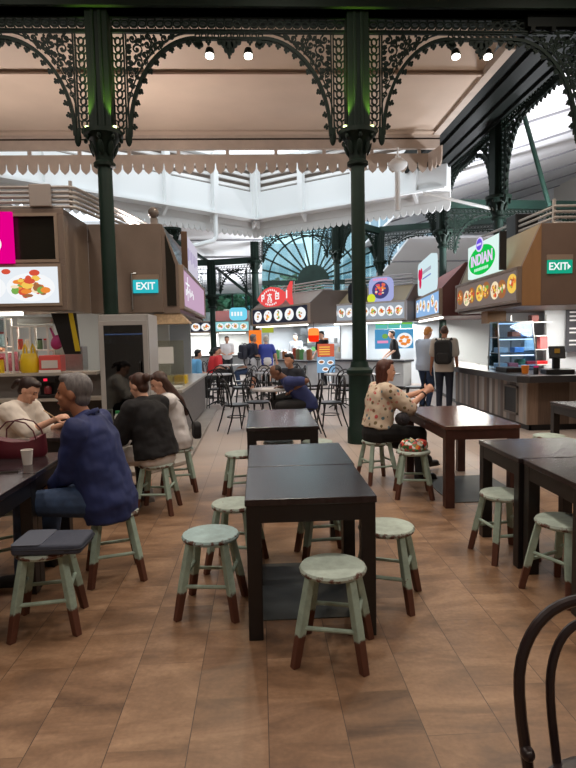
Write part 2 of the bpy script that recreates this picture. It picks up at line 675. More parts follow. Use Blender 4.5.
# clerestory round the court: deep white girder, sloping louvre slats, posts, pointed eaves board
def clerestory(i, p0, p1, post):
    p0, p1 = Vector((*p0, 0)), Vector((*p1, 0))
    d = p1 - p0; L = d.length; d.normalize()
    n = Vector((d.y, -d.x, 0))
    if n.y > 0:
        n = -n
    R = Matrix((d, -n, Vector((0, 0, 1)))).transposed()
    mid = (p0 + p1) / 2
    Z = lambda z: Vector((0, 0, z))
    b = MB()
    b.box(mid + Z(5.66), (L, 0.3, 0.84), R)
    b.box(mid + Z(5.25) + n * 0.06, (L, 0.5, 0.06), R)
    b.box(mid + Z(6.95), (L, 0.4, 0.14), R)
    for k in range(int(L / post) + 1):
        q = p0 + d * (0.12 + k * post)
        b.box(q + Z(6.1) + n * 0.22, (0.17, 0.16, 1.7), R)
        b.prism([(0.0, 5.26), (0.3, 5.26), (0.0, 5.0)], q - d * 0.04, n, Z(1), d * 0.08)
    struct(b.build('trim_%d' % i, WHITE))
    b = MB()
    for k in range(4):
        b.box(mid + Z(6.2 + 0.2 * k) + n * 0.02, (L, 0.04, 0.11), R @ Euler((-0.5, 0, 0)).to_matrix())
    b.mi = 1
    b.box(mid + Z(6.5) - n * 0.14, (L, 0.02, 0.8), R)  # added board: shade between the slats put into its darker colour
    struct(b.build('trim_%d' % (i + 1), [mat('louvre_white', (224, 222, 220), 0.6), mat('louvre_gap_shade', (150, 138, 128), 0.8)]))
    b = MB()
    q0, q1 = p0 - n * 0.14 - d * 0.15, p1 - n * 0.14
    b.box((q0 + q1) / 2 + Z(5.13), ((q1 - q0).length, 0.06, 0.22), R)
    teeth(b, q0, q1, 5.05, 4.74, 0.2, 0.03, 4.9)
    struct(b.build('trim_%d' % (i + 2), mat('eaves_white', (206, 206, 204), 0.6)))
clerestory(3, (-0.02, 18.6), (-6.6, 12.9), 1.62)
clerestory(6, (-0.02, 18.6), (4.9, 14.8), 1.75)

# ------------------------------------------------------------------ cast iron columns and arches
def base_column(name_label, x, y, cap=4.0, shaft_r=0.105, pil=6.9):
    t = thing('iron_column', name_label, 'column', (x, y, 0))
    k = cap + 0.47
    b = MB()
    b.lathe([(0.19, 0), (0.19, 0.2), (0.165, 0.24), (0.165, 1.0), (0.195, 1.03), (0.195, 1.08), (0.14, 1.12), (0.125, 1.2)], n=20)
    b.build('base', GREEN, t, smooth=True)
    b = MB(); b.lathe([(shaft_r, 1.15), (shaft_r * 0.94, cap)], n=20)
    b.build('shaft', GREEN, t, smooth=True)
    b = MB()
    b.lathe([(0.12, cap - 0.02), (0.15, cap), (0.15, cap + 0.04), (0.12, cap + 0.07), (0.13, cap + 0.2), (0.18, cap + 0.33), (0.25, cap + 0.4), (0.27, cap + 0.41), (0.27, cap + 0.47), (0.2, cap + 0.48)], n=16)
    for i in range(8):                               # leaves round the bell
        a = 2 * PI * i / 8
        o = Vector((math.cos(a), math.sin(a), 0))
        b.ell(o * 0.17 + Vector((0, 0, cap + 0.22)), (0.02, 0.045, 0.1), Euler((0, 0.35, a)).to_matrix(), 8, 6)
        b.ell(o * 0.245 + Vector((0, 0, cap + 0.35)), (0.028, 0.045, 0.035), None, 8, 6)
    b.build('capital', GREEN2, t, smooth=True)
    if pil:
        b = MB()
        b.bb(-0.15, 0.15, -0.15, 0.15, k, pil)
        for s in (-1, 1):
            b.bb(s * 0.05 - 0.02, s * 0.05 + 0.02, -0.17, 0.17, k, pil)
        b.build('pilaster', GREEN2, t, bevel=0.01)
    return t

def spiral(c, r, turns, hand, a0, n=12):
    return [(c[0] + r * (1 - 0.8 * i / n) * math.cos(a0 + hand * turns * 2 * PI * i / n), c[1] + r * (1 - 0.8 * i / n) * math.sin(a0 + hand * turns * 2 * PI * i / n)) for i in range(n + 1)]

def link(b, c, rx, rz, wd=0.022, dp=0.03):
    b.ribbon([(c[0] + rx * math.cos(2 * PI * i / 8 + PI / 8), c[1] + rz * math.sin(2 * PI * i / 8 + PI / 8)) for i in range(8)], wd, dp, True)

def spandrel_mesh(A=0.95, B=1.3, z0=4.42, zt=5.78, seed=1):
    """Filigree bracket: link strip at the column, scrolls, arch rib with trefoil crockets. s runs from the column face."""
    rn = random.Random(seed)
    b = MB()
    for s in (0.012, 0.168, 0.2):
        b.ribbon([(s, z0 + 0.02), (s, zt)], 0.018, 0.04)
    n = int((zt - z0) / 0.1)
    for i in range(n):
        link(b, (0.09, z0 + 0.06 + i * 0.1), 0.038, 0.05)
        b.ribbon([(0.02, z0 + 0.11 + i * 0.1), (0.055, z0 + 0.09 + i * 0.1)], 0.016, 0.03)
        b.ribbon([(0.16, z0 + 0.11 + i * 0.1), (0.125, z0 + 0.09 + i * 0.1)], 0.016, 0.03)
    cx = 0.2 + A + 0.02
    arc = lambda t, k=1.0: (cx - A * k * math.cos(t), z0 + B * k * math.sin(t))
    b.ribbon([arc(PI / 2 * i / 20) for i in range(21)], 0.045, 0.07)
    b.ribbon([arc(PI / 2 * i / 20, 1.07) for i in range(21)], 0.014, 0.03)
    for i in range(1, 12):                       # crockets on the inside of the arch
        t = PI / 2 * (i - 0.3) / 11.6
        p, q = arc(t), arc(t, 0.94)
        dx, dz = (q[0] - p[0]), (q[1] - p[1])
        L = math.hypot(dx, dz); dx /= L; dz /= L
        e = (p[0] + dx * 0.055, p[1] + dz * 0.055)
        b.ribbon([p, e], 0.018, 0.03)
        for du, dv in ((0.022, 0), (-0.004, 0.024), (-0.004, -0.024)):
            b.disc((e[0] + dx * du - dz * dv, -0.015, e[1] + dz * du + dx * dv), 0.019, (1, 0, 0), (0, 0, 1), (0, 0.03, 0), 7)
    done = []
    tries = 0
    while len(done) < 62 and tries < 5000:          # packed scrolls
        tries += 1
        s, z = rn.uniform(0.22, 0.2 + A), rn.uniform(z0 + 0.05, zt)
        # inside the spandrel: above the arch curve
        k = ((cx - s) / A) ** 2 + ((z - z0) / B) ** 2
        if k < 1.0:
            continue
        lim = min(s - 0.205, zt - z, (math.sqrt(k) - 1.03) * A)
        for (x, y, r) in done:
            lim = min(lim, math.hypot(x - s, y - z) - r)
        if lim < 0.028:
            continue
        r = min(lim, 0.085)
        done.append((s, z, r))
        if r > 0.04:
            a0 = rn.uniform(0, 2 * PI); h = rn.choice((-1, 1))
            b.ribbon(spiral((s, z), r, 1.3, h, a0), 0.019, 0.03)
            b.disc((s, -0.015, z), 0.017, (1, 0, 0), (0, 0, 1), (0, 0.03, 0), 7)
            for q in range(3):
                a = a0 + q * 2.1
                b.ribbon([(s + r * .95 * math.cos(a), z + r * .95 * math.sin(a)), (s + r * 1.35 * math.cos(a + .4), z + r * 1.35 * math.sin(a + .4))], 0.022, 0.03)
        else:
            link(b, (s, z), r * .8, r * .8, 0.015)
            a = rn.uniform(0, PI)
            b.ribbon([(s - r * 1.4 * math.cos(a), z - r * 1.4 * math.sin(a)), (s + r * 1.4 * math.cos(a), z + r * 1.4 * math.sin(a))], 0.016, 0.03)
    # leaf drop at the foot
    b.ell((0.19, 0, z0 - 0.02), (0.05, 0.03, 0.13), None, 8, 6)
    return b

SPAN_OBJ = None
def arch(label, p0, p1, pend=True, zs=1.0, zo=0.0, lamps=False):
    """One bay of ironwork between the columns at p0 and p1."""
    global SPAN_OBJ
    p0, p1 = Vector((*p0, 0)), Vector((*p1, 0))
    d = p1 - p0; L = d.length
    t = thing('iron_arch', label, 'arch', (p0.x, p0.y, zo), math.atan2(d.y, d.x))
    t.scale = (1, 1, zs)
    if SPAN_OBJ is None:
        SPAN_OBJ = spandrel_mesh().build('spandrel', GREEN2, t)
        a = SPAN_OBJ
    else:
        a = SPAN_OBJ.copy(); COL.objects.link(a); a.parent = t
    a.location = (0.16, 0, 0)
    c = SPAN_OBJ.copy(); COL.objects.link(c); c.parent = t
    c.location = (L - 0.16, 0, 0); c.rotation_euler.z = PI
    b = MB()
    z0, z1 = 5.8, 6.0
    for z in (z0, z0 + 0.03, z1 - 0.012):
        b.ribbon([(0.16, z), (L - 0.16, z)], 0.018, 0.05)
    n = int((L - 0.36) / 0.115)
    st = (L - 0.36) / n
    for i in range(n):
        link(b, (0.18 + st * (i + .5), 5.91), 0.052, 0.04, 0.02)
        b.ribbon([(0.18 + st * i, 5.85), (0.18 + st * i, 5.87)], 0.02, 0.03)
        b.ribbon([(0.18 + st * i, 5.95), (0.18 + st * i, 5.98)], 0.02, 0.03)
    # cusped lower edge between the two brackets
    x0, x1 = 1.3, L - 1.3
    if x1 > x0:
        b.ribbon([(x0, 5.72), (x1, 5.72)], 0.035, 0.06)
        m = max(2, int((x1 - x0) / 0.085))
        for i in range(m):
            link(b, (x0 + (x1 - x0) * (i + .5) / m, 5.76), 0.034, 0.03, 0.016)
        k = max(1, int((x1 - x0) / 0.16))
        for i in range(k + 1):
            x = x0 + (x1 - x0) * i / k
            for du, dv in ((0, -0.03), (0.022, 0), (-0.022, 0)):
                b.disc((x + du, -0.015, 5.685 + dv), 0.02, (1, 0, 0), (0, 0, 1), (0, 0.03, 0), 7)
    b.build('frieze', GREEN2, t)
    if pend:
        c = L / 2
        b = MB()
        for dx, dz, r in ((0, 0, .06), (.07, .02, .05), (-.07, .02, .05), (.13, .05, .04), (-.13, .05, .04), (.04, -.06, .035), (-.04, -.06, .035), (0, -.1, .035), (0, -.15, .02)):
            b.disc((c + dx, -0.02, 5.63 + dz), r, (1, 0, 0), (0, 0, 1), (0, 0.04, 0), 9)
        b.build('pendant', GREEN2, t)
        for s in (-1, 1):
            b = MB()
            for dx, dz, r in ((0, 0, .05), (.035, -.03, .03), (-.035, -.03, .03), (0, -.055, .028)):
                b.disc((c + s * 0.42 + dx, -0.02, 5.67 + dz), r, (1, 0, 0), (0, 0, 1), (0, 0.04, 0), 8)
            b.build('side_drop', GREEN2, t)
    return t

YC = 8.4
C0, C1, C2, CW = (-2.1, YC), (1.46, YC), (5.02, YC), (-5.66, YC)
C3, C4 = (5.15, 12.3), (5.2, 16.2)
base_column('dark green iron column rising behind the drinks fridge, lit by uplights', *C0)
base_column('dark green iron column standing on the open floor beside the seated woman in a floral blouse', *C1)
base_column('dark green iron column at the near end of the diagonal row over the right-hand stalls', *C2)
base_column('dark green iron column behind the green oval shop sign', *C3)
base_column('dark green iron column behind the white shop sign with a red logo', *C4)
arch('filigree iron arch over the left food stall, left of the uplit column', CW, C0)
arch('filigree iron arch spanning between the two uplit front columns', C0, C1)
arch('filigree iron arch from the open-floor column to the right front column', C1, C2)
arch('dark iron arch seen edge-on above the far-right exit sign', C2, C3, pend=False)
arch('dark iron arch seen edge-on between the sign with the green oval and the court', C3, C4, pend=False)
b = MB()
b.bb(-8, 9, YC - 0.2, YC + 0.2, 6.02, 6.95)
b.bb(-8, 9, YC - 0.26, YC + 0.26, 6.02, 6.12)
struct(b.build('front_beam', GREEN2))
b = MB(); b.bb(5.0, 5.3, YC, 16.3, 6.02, 6.6)
struct(b.build('side_beam', GREEN2))

# ring of columns on the far side of the court
C5, C6 = (2.75, 20.2), (-0.1, 21.6)
C7, C8, C9 = (4.75, 22.5), (-1.75, 22.2), (-2.3, 16.0)
base_column('green iron column under the far corner of the white court, behind the fish sign', *C6, cap=3.95, shaft_r=.135, pil=5.3)
base_column('green iron column in front of the fan window, behind the noodle bowl stall', *C5, cap=4.1, pil=5.5)
base_column('green iron column beyond the tan stall roof, right of the fan window', *C7, cap=4.0, pil=5.6)
base_column('small far green iron column beneath the sloping white roof boards', *C8, cap=2.75, pil=4.5)
base_column('plain green iron column standing behind the lilac lightbox', *C9, cap=4.1, pil=False)
def bay(label, a, c, zo, zs=0.72):
    return arch(label, a, c, pend=False, zs=zs, zo=zo)
bay('low iron arch under the far court eaves, left of the fan window', C6, C5, 1.75, 0.6)
bay('low iron arch running from the fan window column to the white red-logo sign', C5, C4, 1.75, 0.62)
bay('low iron arch behind the tan stall roof', C5, C7, 1.85, 0.62)
bay('low iron arch running back under the far left roof boards', C8, C6, 0.7, 0.6)
bay('low iron arch at the far left above the cyan window light', (-6.2, 22.2), C8, 0.7, 0.6)
bay('low iron arch under the right-hand roof boards beyond the red stall', C7, (9.6, 20.5), 1.2)
bay('low iron arch crossing behind the green oval sign', C4, (9.8, 16.6), 0.75)
def rod(label, p0, p1, r, m, n=8):
    b = MB(); b.cyl(p0, p1, r, n=n)
    o = b.build('roof_brace', m, smooth=True)
    return tag(o, label, 'brace')
for p, q in (((-6.2, 22.2, 4.44), (-1.75, 22.2, 4.44)), ((-1.75, 22.2, 4.44), (-0.1, 21.6, 4.44)), ((4.75, 22.5, 5.65), (9.6, 20.5, 5.65)), ((5.2, 16.2, 5.2), (9.8, 16.6, 5.2)), ((2.75, 20.2, 5.6), (4.75, 22.5, 5.6)), ((-0.1, 21.6, 5.42), (2.75, 20.2, 5.48))):
    b = MB()
    d = Vector(q) - Vector(p)
    b.box((Vector(p) + Vector(q)) / 2, (d.length, 0.16, 0.22), Matrix.Rotation(math.atan2(d.y, d.x), 3, 'Z'))
    struct(b.build('roof_beam', GREEN))
rod('green roof strut leaning down right of the sign with the green oval', (5.55, 12.0, 6.0), (6.1, 12.0, 4.2), 0.05, GREEN)
rod('green roof strut slanting under the far left roof boards', (-1.6, 22.6, 4.3), (0.1, 22.6, 2.9), 0.06, GREEN)
rod('green roof strut slanting behind the lilac lightbox', (-3.4, 19.5, 5.3), (-1.9, 23.5, 4.6), 0.08, GREEN)
rod('thin white tie rod from the court eaves to the column behind the green oval sign', (3.55, 12.4, 4.58), (5.05, 12.3, 4.2), 0.035, WHITE)

# uplights on the two front columns
for x, lab in ((C0[0], 'small uplight on the capital of the column behind the fridge'), (C1[0], 'small uplight on the capital of the open-floor column')):
    for s in (-1, 1):
        b = MB(); b.cyl((x + s * 0.19, YC - 0.12, 4.475), (x + s * 0.19, YC - 0.12, 4.51), 0.025)
        o = b.build('uplight', glow('uplight_lens', (235, 255, 170), 4))
        tag(o, lab + (', left one' if s < 0 else ', right one'), 'lamp')
        lamp('SPOT', (x + s * 0.19, YC - 0.2, 4.54), 150, (215, 255, 90), 0.02, (-s * 0.16, 0.14, 1), 40, 0.9)
# visible downlights behind the filigree
for x, lab in ((-0.62, 'left of the pendant in the middle arch'), (-0.06, 'right of the pendant in the middle arch'), (3.0, 'left of the pendant in the right arch'), (3.48, 'right of the pendant in the right arch')):
    t = thing('downlight', 'small bright downlight ' + lab, 'lamp', (x, YC + 0.35, 5.7))
    b = MB(); b.cyl((0, 0.03, 0.06), (0, 0, -0.04), 0.055, 0.075); b.build('housing', GREEN2, t, smooth=True)
    b = MB(); b.cyl((0, -0.005, -0.035), (0, -0.01, -0.06), 0.06); b.build('lens', glow('downlight_lens', (255, 250, 238), 9), t)
    lamp('SPOT', (x, YC + 0.34, 5.6), 110, (255, 236, 205), 0.05, (0, -0.35, -1), 110, 0.7)

# ------------------------------------------------------------------ far walls, windows and what lies outside
b = MB(); b.bb(-16, 16, 31, 31.2, 0, 2.3)
struct(b.build('wall_far', PALEWALL))
CY = glass('pale_cyan_glass', (206, 228, 230), 0.1)
def window(i, x0, x1, z0, z1, y, nx, nz):
    t = bpy.data.objects.new('window_%d' % i, None); COL.objects.link(t); t.location = ((x0 + x1) / 2, y, z0); struct(t)
    W, H = x1 - x0, z1 - z0
    b = MB()
    for k in range(nx + 1):
        x = -W / 2 + W * k / nx
        b.bb(x - 0.05, x + 0.05, -0.06, 0.06, 0, H)
    for k in range(nz + 1):
        b.bb(-W / 2, W / 2, -0.05, 0.05, H * k / nz - 0.05, H * k / nz + 0.05)
    struct(b.build('window_frame', GREEN, t))
    b = MB(); b.bb(-W / 2, W / 2, -0.006, 0.006, 0, H)
    struct(b.build('window_pane', CY, t))
window(1, -16, -0.4, 2.3, 4.0, 31, 16, 1)
window(2, 6.6, 16, 2.3, 4.0, 31, 9, 1)
# fan light
t = bpy.data.objects.new('window_3', None); COL.objects.link(t); t.location = (2.95, 31, 4.55); struct(t)
b = MB()
R1 = 3.6
b.ribbon([(R1 * math.cos(PI * i / 28), R1 * math.sin(PI * i / 28)) for i in range(29)], 0.28, 0.2)
b.ribbon([(R1 * .66 * math.cos(PI * i / 28), R1 * .66 * math.sin(PI * i / 28)) for i in range(29)], 0.08, 0.12)
for i in range(15):
    a = PI * i / 14
    b.ribbon([(0.7 * math.cos(a), 0.7 * math.sin(a)), (R1 * math.cos(a), R1 * math.sin(a))], 0.09, 0.12)
b.prism([(0.85 * math.cos(PI * i / 20), 0.85 * math.sin(PI * i / 20)) for i in range(21)], (0, -0.1, 0), (1, 0, 0), (0, 0, 1), (0, 0.2, 0))
b.bb(-R1 - .1, R1 + .1, -0.1, 0.1, -0.2, 0)
for k in range(7):
    b.bb(-R1 + 1.2 * k - .05, -R1 + 1.2 * k + .05, -0.06, 0.06, -2.25, 0)
struct(b.build('window_frame', GREEN, t))
b = MB()
b.prism([(R1 * math.cos(PI * i / 28), R1 * math.sin(PI * i / 28)) for i in range(29)] + [(-R1, -2.25), (R1, -2.25)], (0, -0.006, 0), (1, 0, 0), (0, 0, 1), (0, 0.012, 0))
struct(b.build('window_pane', CY, t))
b = MB(); b.bb(-60, 60, 34, 120, -0.15, -0.05)
struct(b.build('ground', mat('grey_pavement', (150, 150, 145), 0.8)))

LEAF = mat('tree_leaf', (92, 128, 92), 0.7, var=0.35, scale=3)
def tree(label, x, y, h, r, seed):
    rn = random.Random(seed)
    t = thing('tree', label, 'tree', (x, y, -0.05), 0, 'trees outside the far windows')
    b = MB(); b.tube([(0, 0, 0), (0.1, 0, h * 0.4), (0, 0.1, h * 0.7)], [0.25, 0.18, 0.1], 8)
    b.build('trunk', mat('bark', (92, 78, 64), 0.9), t)
    b = MB()
    for i in range(700):
        a, c, k = rn.uniform(0, 2 * PI), rn.uniform(-1, 1), rn.random() ** 0.33
        s = math.sqrt(1 - c * c)
        p = Vector((math.cos(a) * s * r * k, math.sin(a) * s * r * k, h * 0.72 + c * r * 0.75 * k))
        b.box(p, (0.5, 0.28, 0.02), Euler((rn.uniform(-1, 1), rn.uniform(-1, 1), rn.uniform(0, 6))).to_matrix())
    b.build('crown', LEAF, t)
tree('green leafy tree outside the far left window, behind the fish sign', -2.2, 38, 5.6, 2.2, 1)
tree('green leafy tree outside the fan window', 2.6, 45, 6.0, 2.8, 2)
tree('green leafy tree outside, left of the cyan hanging sign', -8.0, 43, 6.0, 2.6, 3)
t = thing('office_building', 'blue glass office block with pale fins outside, right of the fan window', 'building', (16, 62, -0.05))
b = MB(); b.bb(-9, 9, 0, 10, 0, 34)
b.build('facade', mat('blue_glass_facade', (140, 166, 180), 0.15, var=0.1, scale=0.4), t)
for k in range(19):
    b = MB(); b.bb(-9 + k - .09, -9 + k + .09, -0.25, 0, 0, 34)
    b.build('fin', mat('pale_fin', (205, 218, 224), 0.4), t)
for k in range(12):
    b = MB(); b.bb(-9, 9, -0.12, 0, 2 + 2.7 * k, 2.25 + 2.7 * k)
    b.build('floor_band', mat('band_blue', (150, 178, 192), 0.4), t)
t = thing('office_building', 'pale grey tower outside behind the fan window', 'building', (-1, 90, -0.05))
b = MB(); b.bb(-8, 8, 0, 10, 0, 16)
b.build('facade', mat('pale_blue_facade', (176, 204, 214), 0.3, var=0.1, scale=0.4), t)
for k in range(9):
    b = MB(); b.bb(-8 + 2 * k - .3, -8 + 2 * k + .3, -0.3, 0, 0, 16); b.build('fin', mat('pale_fin', (205, 218, 224), 0.4), t)

# court lamp, downpipe and cameras
t = thing('round_lamp', 'round white lamp hung below the pointed eaves board beside the diagonal roof', 'lamp', (2.95, 12.15, 5.1))
b = MB(); b.lathe([(0.01, -0.14), (0.13, -0.1), (0.2, -0.03), (0.2, 0.02), (0.12, 0.1), (0.03, 0.14)], n=20); b.build('shade', WHITE, t, smooth=True)
b = MB(); b.cyl((0, 0, 0.1), (0, 0, 0.34), 0.02); b.build('hanger', WHITE, t)
b = MB(); b.cyl((2.98, 12.3, 5.15), (2.98, 12.3, 4.2), 0.06); b.bb(2.92, 3.04, 12.24, 12.36, 5.05, 5.3)
tag(b.build('drop_pipe', WHITE, smooth=True), 'white vertical drop pipe under the round court lamp', 'pipe')
b = MB(); b.tube([(-1.2, 17.35, 5.3), (-1.2, 17.35, 4.55), (-1.28, 17.2, 4.42), (-1.95, 16.4, 4.12)], 0.07, 8)
tag(b.build('downpipe', WHITE, smooth=True), 'white downpipe elbowing down from the far court eaves', 'pipe')
# ------------------------------------------------------------------ food stalls
FOODC = [glow('food_orange', (236, 140, 60)), glow('food_red', (214, 84, 60)), glow('food_green', (120, 170, 80)), glow('food_cream', (246, 226, 190)), glow('food_brown', (160, 104, 66)), glow('food_yellow', (244, 200, 90))]
LB_WHITE = glow('lightbox_white', (238, 244, 250), 0.95)
LB_BLUE = glow('lightbox_blue', (150, 190, 236), 0.95)
LB_DARK = glow('lightbox_charcoal', (44, 46, 58), 1.0)
LB_BROWN = glow('lightbox_brown', (126, 112, 106), 0.9)
LB_PALE = glow('lightbox_grey', (164, 172, 182), 0.9)
LB_LILAC = glow('lightbox_lilac', (206, 172, 200), 0.9)
LB_CYAN = glow('lightbox_cyan', (150, 214, 220), 0.95)
PLATE = glow('plate_white', (246, 248, 250), 1.0)

def dishes(b, x0, x1, z0, z1, n, y, seed, rx=None, rz=None, jitter=0.0, base=1, rows=1, plate=True, blobs=20):
    """Printed dishes on a lit panel: white plates (slot base) with food (slots base+1..base+6)."""
    rn = random.Random(seed)
    W = (x1 - x0) / n
    H = (z1 - z0) / rows
    for q in range(rows):
        for i in range(n):
            cx = x0 + W * (i + .5) + rn.uniform(-jitter, jitter) * W
            cz = z0 + H * (q + .5) + rn.uniform(-jitter, jitter) * H
            a, c = (rx or W * .46), (rz or H * .42)
            b.mi = base
            if not plate: b.mi = base + 1 + (4, 3, 4, 5)[i % 4]
            b.disc((cx, y, cz), a, (1, 0, 0), (0, 0, 1), (0, -0.004, 0), 20, c)
            for k in range(blobs):
                t, r = rn.uniform(0, 2 * PI), rn.uniform(0, .68)
                b.mi = base + 1 + rn.randrange(6)
                b.disc((cx + a * r * math.cos(t), y - 0.004 - 0.0003 * k, cz + c * r * math.sin(t)), a * rn.uniform(.08, .26), (1, 0, 0), (0, 0, 1), (0, -0.002, 0), 8, c * rn.uniform(.1, .28))

def stall(label, p0, p1, slant_c, frame_c, lb_mat, lb=(2.05, 2.6), top=3.2, slant=0.5, depth=2.4, n=5, seed=1, dish_kw={}, zb=1.98, cheek=None, back=True, tube=True, glyphs=False, side=TAUPE):
    """Header box with a lit menu along its lower edge, a leaning fascia above, cheeks, back wall and tube light.
    p0-p1: foot of the front, left to right as a customer sees it."""
    p0, p1 = Vector((*p0, 0)), Vector((*p1, 0))
    d = p1 - p0; L = d.length
    t = thing('food_stall', label, 'food stall', p0, math.atan2(d.y, d.x))
    zl = lb[1] + 0.06
    b = MB()                                    # header carcass
    prof = [(0.0, zb), (0.0, zl), (slant, top), (depth, top), (depth, zb)]
    for x in (0, L - 0.06):
        b.prism(prof, (x, 0, 0), (0, 1, 0), (0, 0, 1), (0.06, 0, 0))
    b.bb(0.06, L - 0.06, 0.02, depth, zb, zb + 0.04)
    b.bb(0.06, L - 0.06, slant, depth, top - 0.05, top)
    b.bb(0.06, L - 0.06, 0.0, 0.1, zl - 0.04, zl)
    b.build('header', side, t, bevel=0.006)
    b = MB()
    b.prism([(0.02, zl), (slant, top), (slant + 0.04, top), (0.06, zl)], (0.06, 0, 0), (0, 1, 0), (0, 0, 1), (L - 0.12, 0, 0))
    b.build('fascia_panel', slant_c, t)
    if cheek:
        b = MB(); b.prism([(0, zb), (0, zl), (slant, top), (slant, zb)], (L, 0, 0), (0, 1, 0), (0, 0, 1), (0.012, 0, 0))
        b.build('cheek_panel', cheek, t)
    b = MB()                                    # lightbox
    for z in (lb[0] - 0.05, lb[1]):
        b.bb(0, L, -0.07, 0.02, z, z + 0.05)
    for x in (0, L - 0.05):
        b.bb(x, x + 0.05, -0.07, 0.02, lb[0], lb[1])
    fr = b.build('lightbox', frame_c, t, bevel=0.004)
    b = MB()
    b.bb(0.05, L - 0.05, -0.045, 0.0, lb[0], lb[1])
    if glyphs:
        glyphs(b, L, lb)
    elif n:
        dishes(b, 0.1, L - 0.1, lb[0], lb[1], n, -0.046, seed, **dish_kw)
    b.build('menu_panel', [lb_mat, PLATE] + FOODC, fr)
    if tube:
        b = MB(); b.bb(0.2, L - 0.2, 0.0, 0.06, zb - 0.05, zb - 0.005)
        b.build('tube_light', TUBE, t)
    if back:
        b = MB()
        b.bb(0, L, depth - 0.05, depth, 0, zb)
        b.bb(0, 0.05, 0.6, depth - 0.05, 0, zb)
        b.build('back_wall', PALEWALL, t)
    return t

def stall_pt(t, x, y, z=0):
    return Vector(t.location) + Matrix.Rotation(t.rotation_euler.z, 3, 'Z') @ Vector((x, y, z))

def counter(label, poly, top_m, front_m, z=0.82, over=0.1, thick=0.06, recess=0.0, plinth=True):
    """Service counter with the outline poly (counter-clockwise)."""
    t = thing('service_counter', label, 'counter', (0, 0, 0))
    U, W, D = (1, 0, 0), (0, 1, 0), (0, 0, 1)
    c = (sum(p[0] for p in poly) / len(poly), sum(p[1] for p in poly) / len(poly))
    def inset(k):
        out = []
        m = len(poly)
        for i in range(m):
            a, q, e = Vector(poly[i - 1]), Vector(poly[i]), Vector(poly[(i + 1) % m])
            d1, d2 = (q - a).normalized(), (e - q).normalized()
            n1, n2 = Vector((-d1.y, d1.x)), Vector((-d2.y, d2.x))
            h = (n1 + n2); h = h / max(h.dot(n1), 0.3)
            out.append(tuple(q + h * k))
        return out
    b = MB(); b.prism(inset(recess), (0, 0, z - thick), U, W, (0, 0, thick)); b.build('countertop', top_m, t, bevel=0.006)
    q = inset(recess + over)
    b = MB(); b.prism(q, (0, 0, 0.1), U, W, (0, 0, z - thick - 0.1)); b.build('front_panel', front_m, t)
    if plinth:
        b = MB(); b.prism(inset(recess + over + 0.04), (0, 0, 0.0), U, W, (0, 0, 0.1)); b.build('plinth', BLACK, t)
    return t

# --- left stall: front header, return wall with exit sign, and the side that faces the aisle
t = thing('food_stall', 'taupe food stall at the left with a dark recessed panel over a lit noodle menu', 'food stall', (-6.6, 8.0, 0))
b = MB()
W = 4.02                                           # to X = -2.58
b.bb(0, W, 0.061, 1.1, 2.0, 3.35)
b.bb(0, W, 0, 0.06, 2.0, 2.1); b.bb(0, W, 0, 0.06, 2.6, 2.68); b.bb(0, W, 0, 0.06, 3.27, 3.35)
b.bb(W - 0.1, W, 0, 0.06, 2.1, 2.6); b.bb(W - 0.1, W, 0, 0.06, 2.68, 3.27)
b.bb(W, W + 1.11, 1.1, 5.5, 2.0, 3.35)
b.build('header', TAUPE, t, bevel=0.006)
b = MB(); b.bb(2.6, W - 0.1, 0.045, 0.058, 2.68, 3.27); b.build('dark_panel', DARKP, t)
b = MB()
b.bb(2.6, W - 0.08, -0.012, 0.02, 3.25, 3.29); b.bb(2.6, W - 0.08, -0.012, 0.02, 2.64, 2.68); b.bb(W - 0.12, W - 0.08, -0.012, 0.02, 2.68, 3.25)
b.build('panel_frame', TAUPE2, t)
b = MB(); b.bb(2.0, W - 0.06, -0.02, 0.02, 2.06, 2.62)
fr = b.build('lightbox', TAUPE2, t, bevel=0.004)
b = MB(); b.bb(2.05, W - 0.1, -0.026, -0.02, 2.1, 2.58)
dishes(b, 1.95, W - 0.14, 2.12, 2.5, 3, -0.027, 4, rx=0.32, rz=0.19, blobs=60)
for x, z, r in ((3.62, 2.5, .07), (3.25, 2.52, .06), (2.75, 2.5, .07), (3.0, 2.2, .05)):
    b.mi = 3; b.disc((x, -0.04, z), r, (1, 0, 0), (0, 0, 1), (0, -0.002, 0), 12, r * .6)
b.build('menu_panel', [LB_WHITE, PLATE] + FOODC, fr)
b = MB(); b.bb(1.9, W - 0.62, 0.0, 0.08, 1.94, 1.99); b.build('tube_light', TUBE, t)
b = MB(); b.bb(0, W + 1.0, 5.4, 5.5, 0, 2.0); b.bb(-0.05, 0, 0.5, 5.5, 0, 2.0); b.bb(0, W + .9, 2.9, 2.95, 0.0, 3.2); b.build('back_wall', PALEWALL, t)
lamp('AREA', (-3.6, 8.6, 1.93), 24, (255, 244, 225), 1.2, (0, 0.15, -1), sy=0.2)

sg = thing('shop_sign', 'magenta shop sign with a white letter, cut off at the left edge', 'sign', (-4.0, 7.97, 2.63))
b = MB(); b.bb(0, 0.77, -0.03, 0.02, 0, 0.67); b.build('board', glow('magenta_sign', (236, 0, 140), 0.95), sg)
text('lettering', 'B', 0.62, glow('sign_white', (250, 250, 250)), sg, (0.42, -0.034, 0.32), (PI / 2, 0, 0), 0.002, 1.1, bold=0.02)

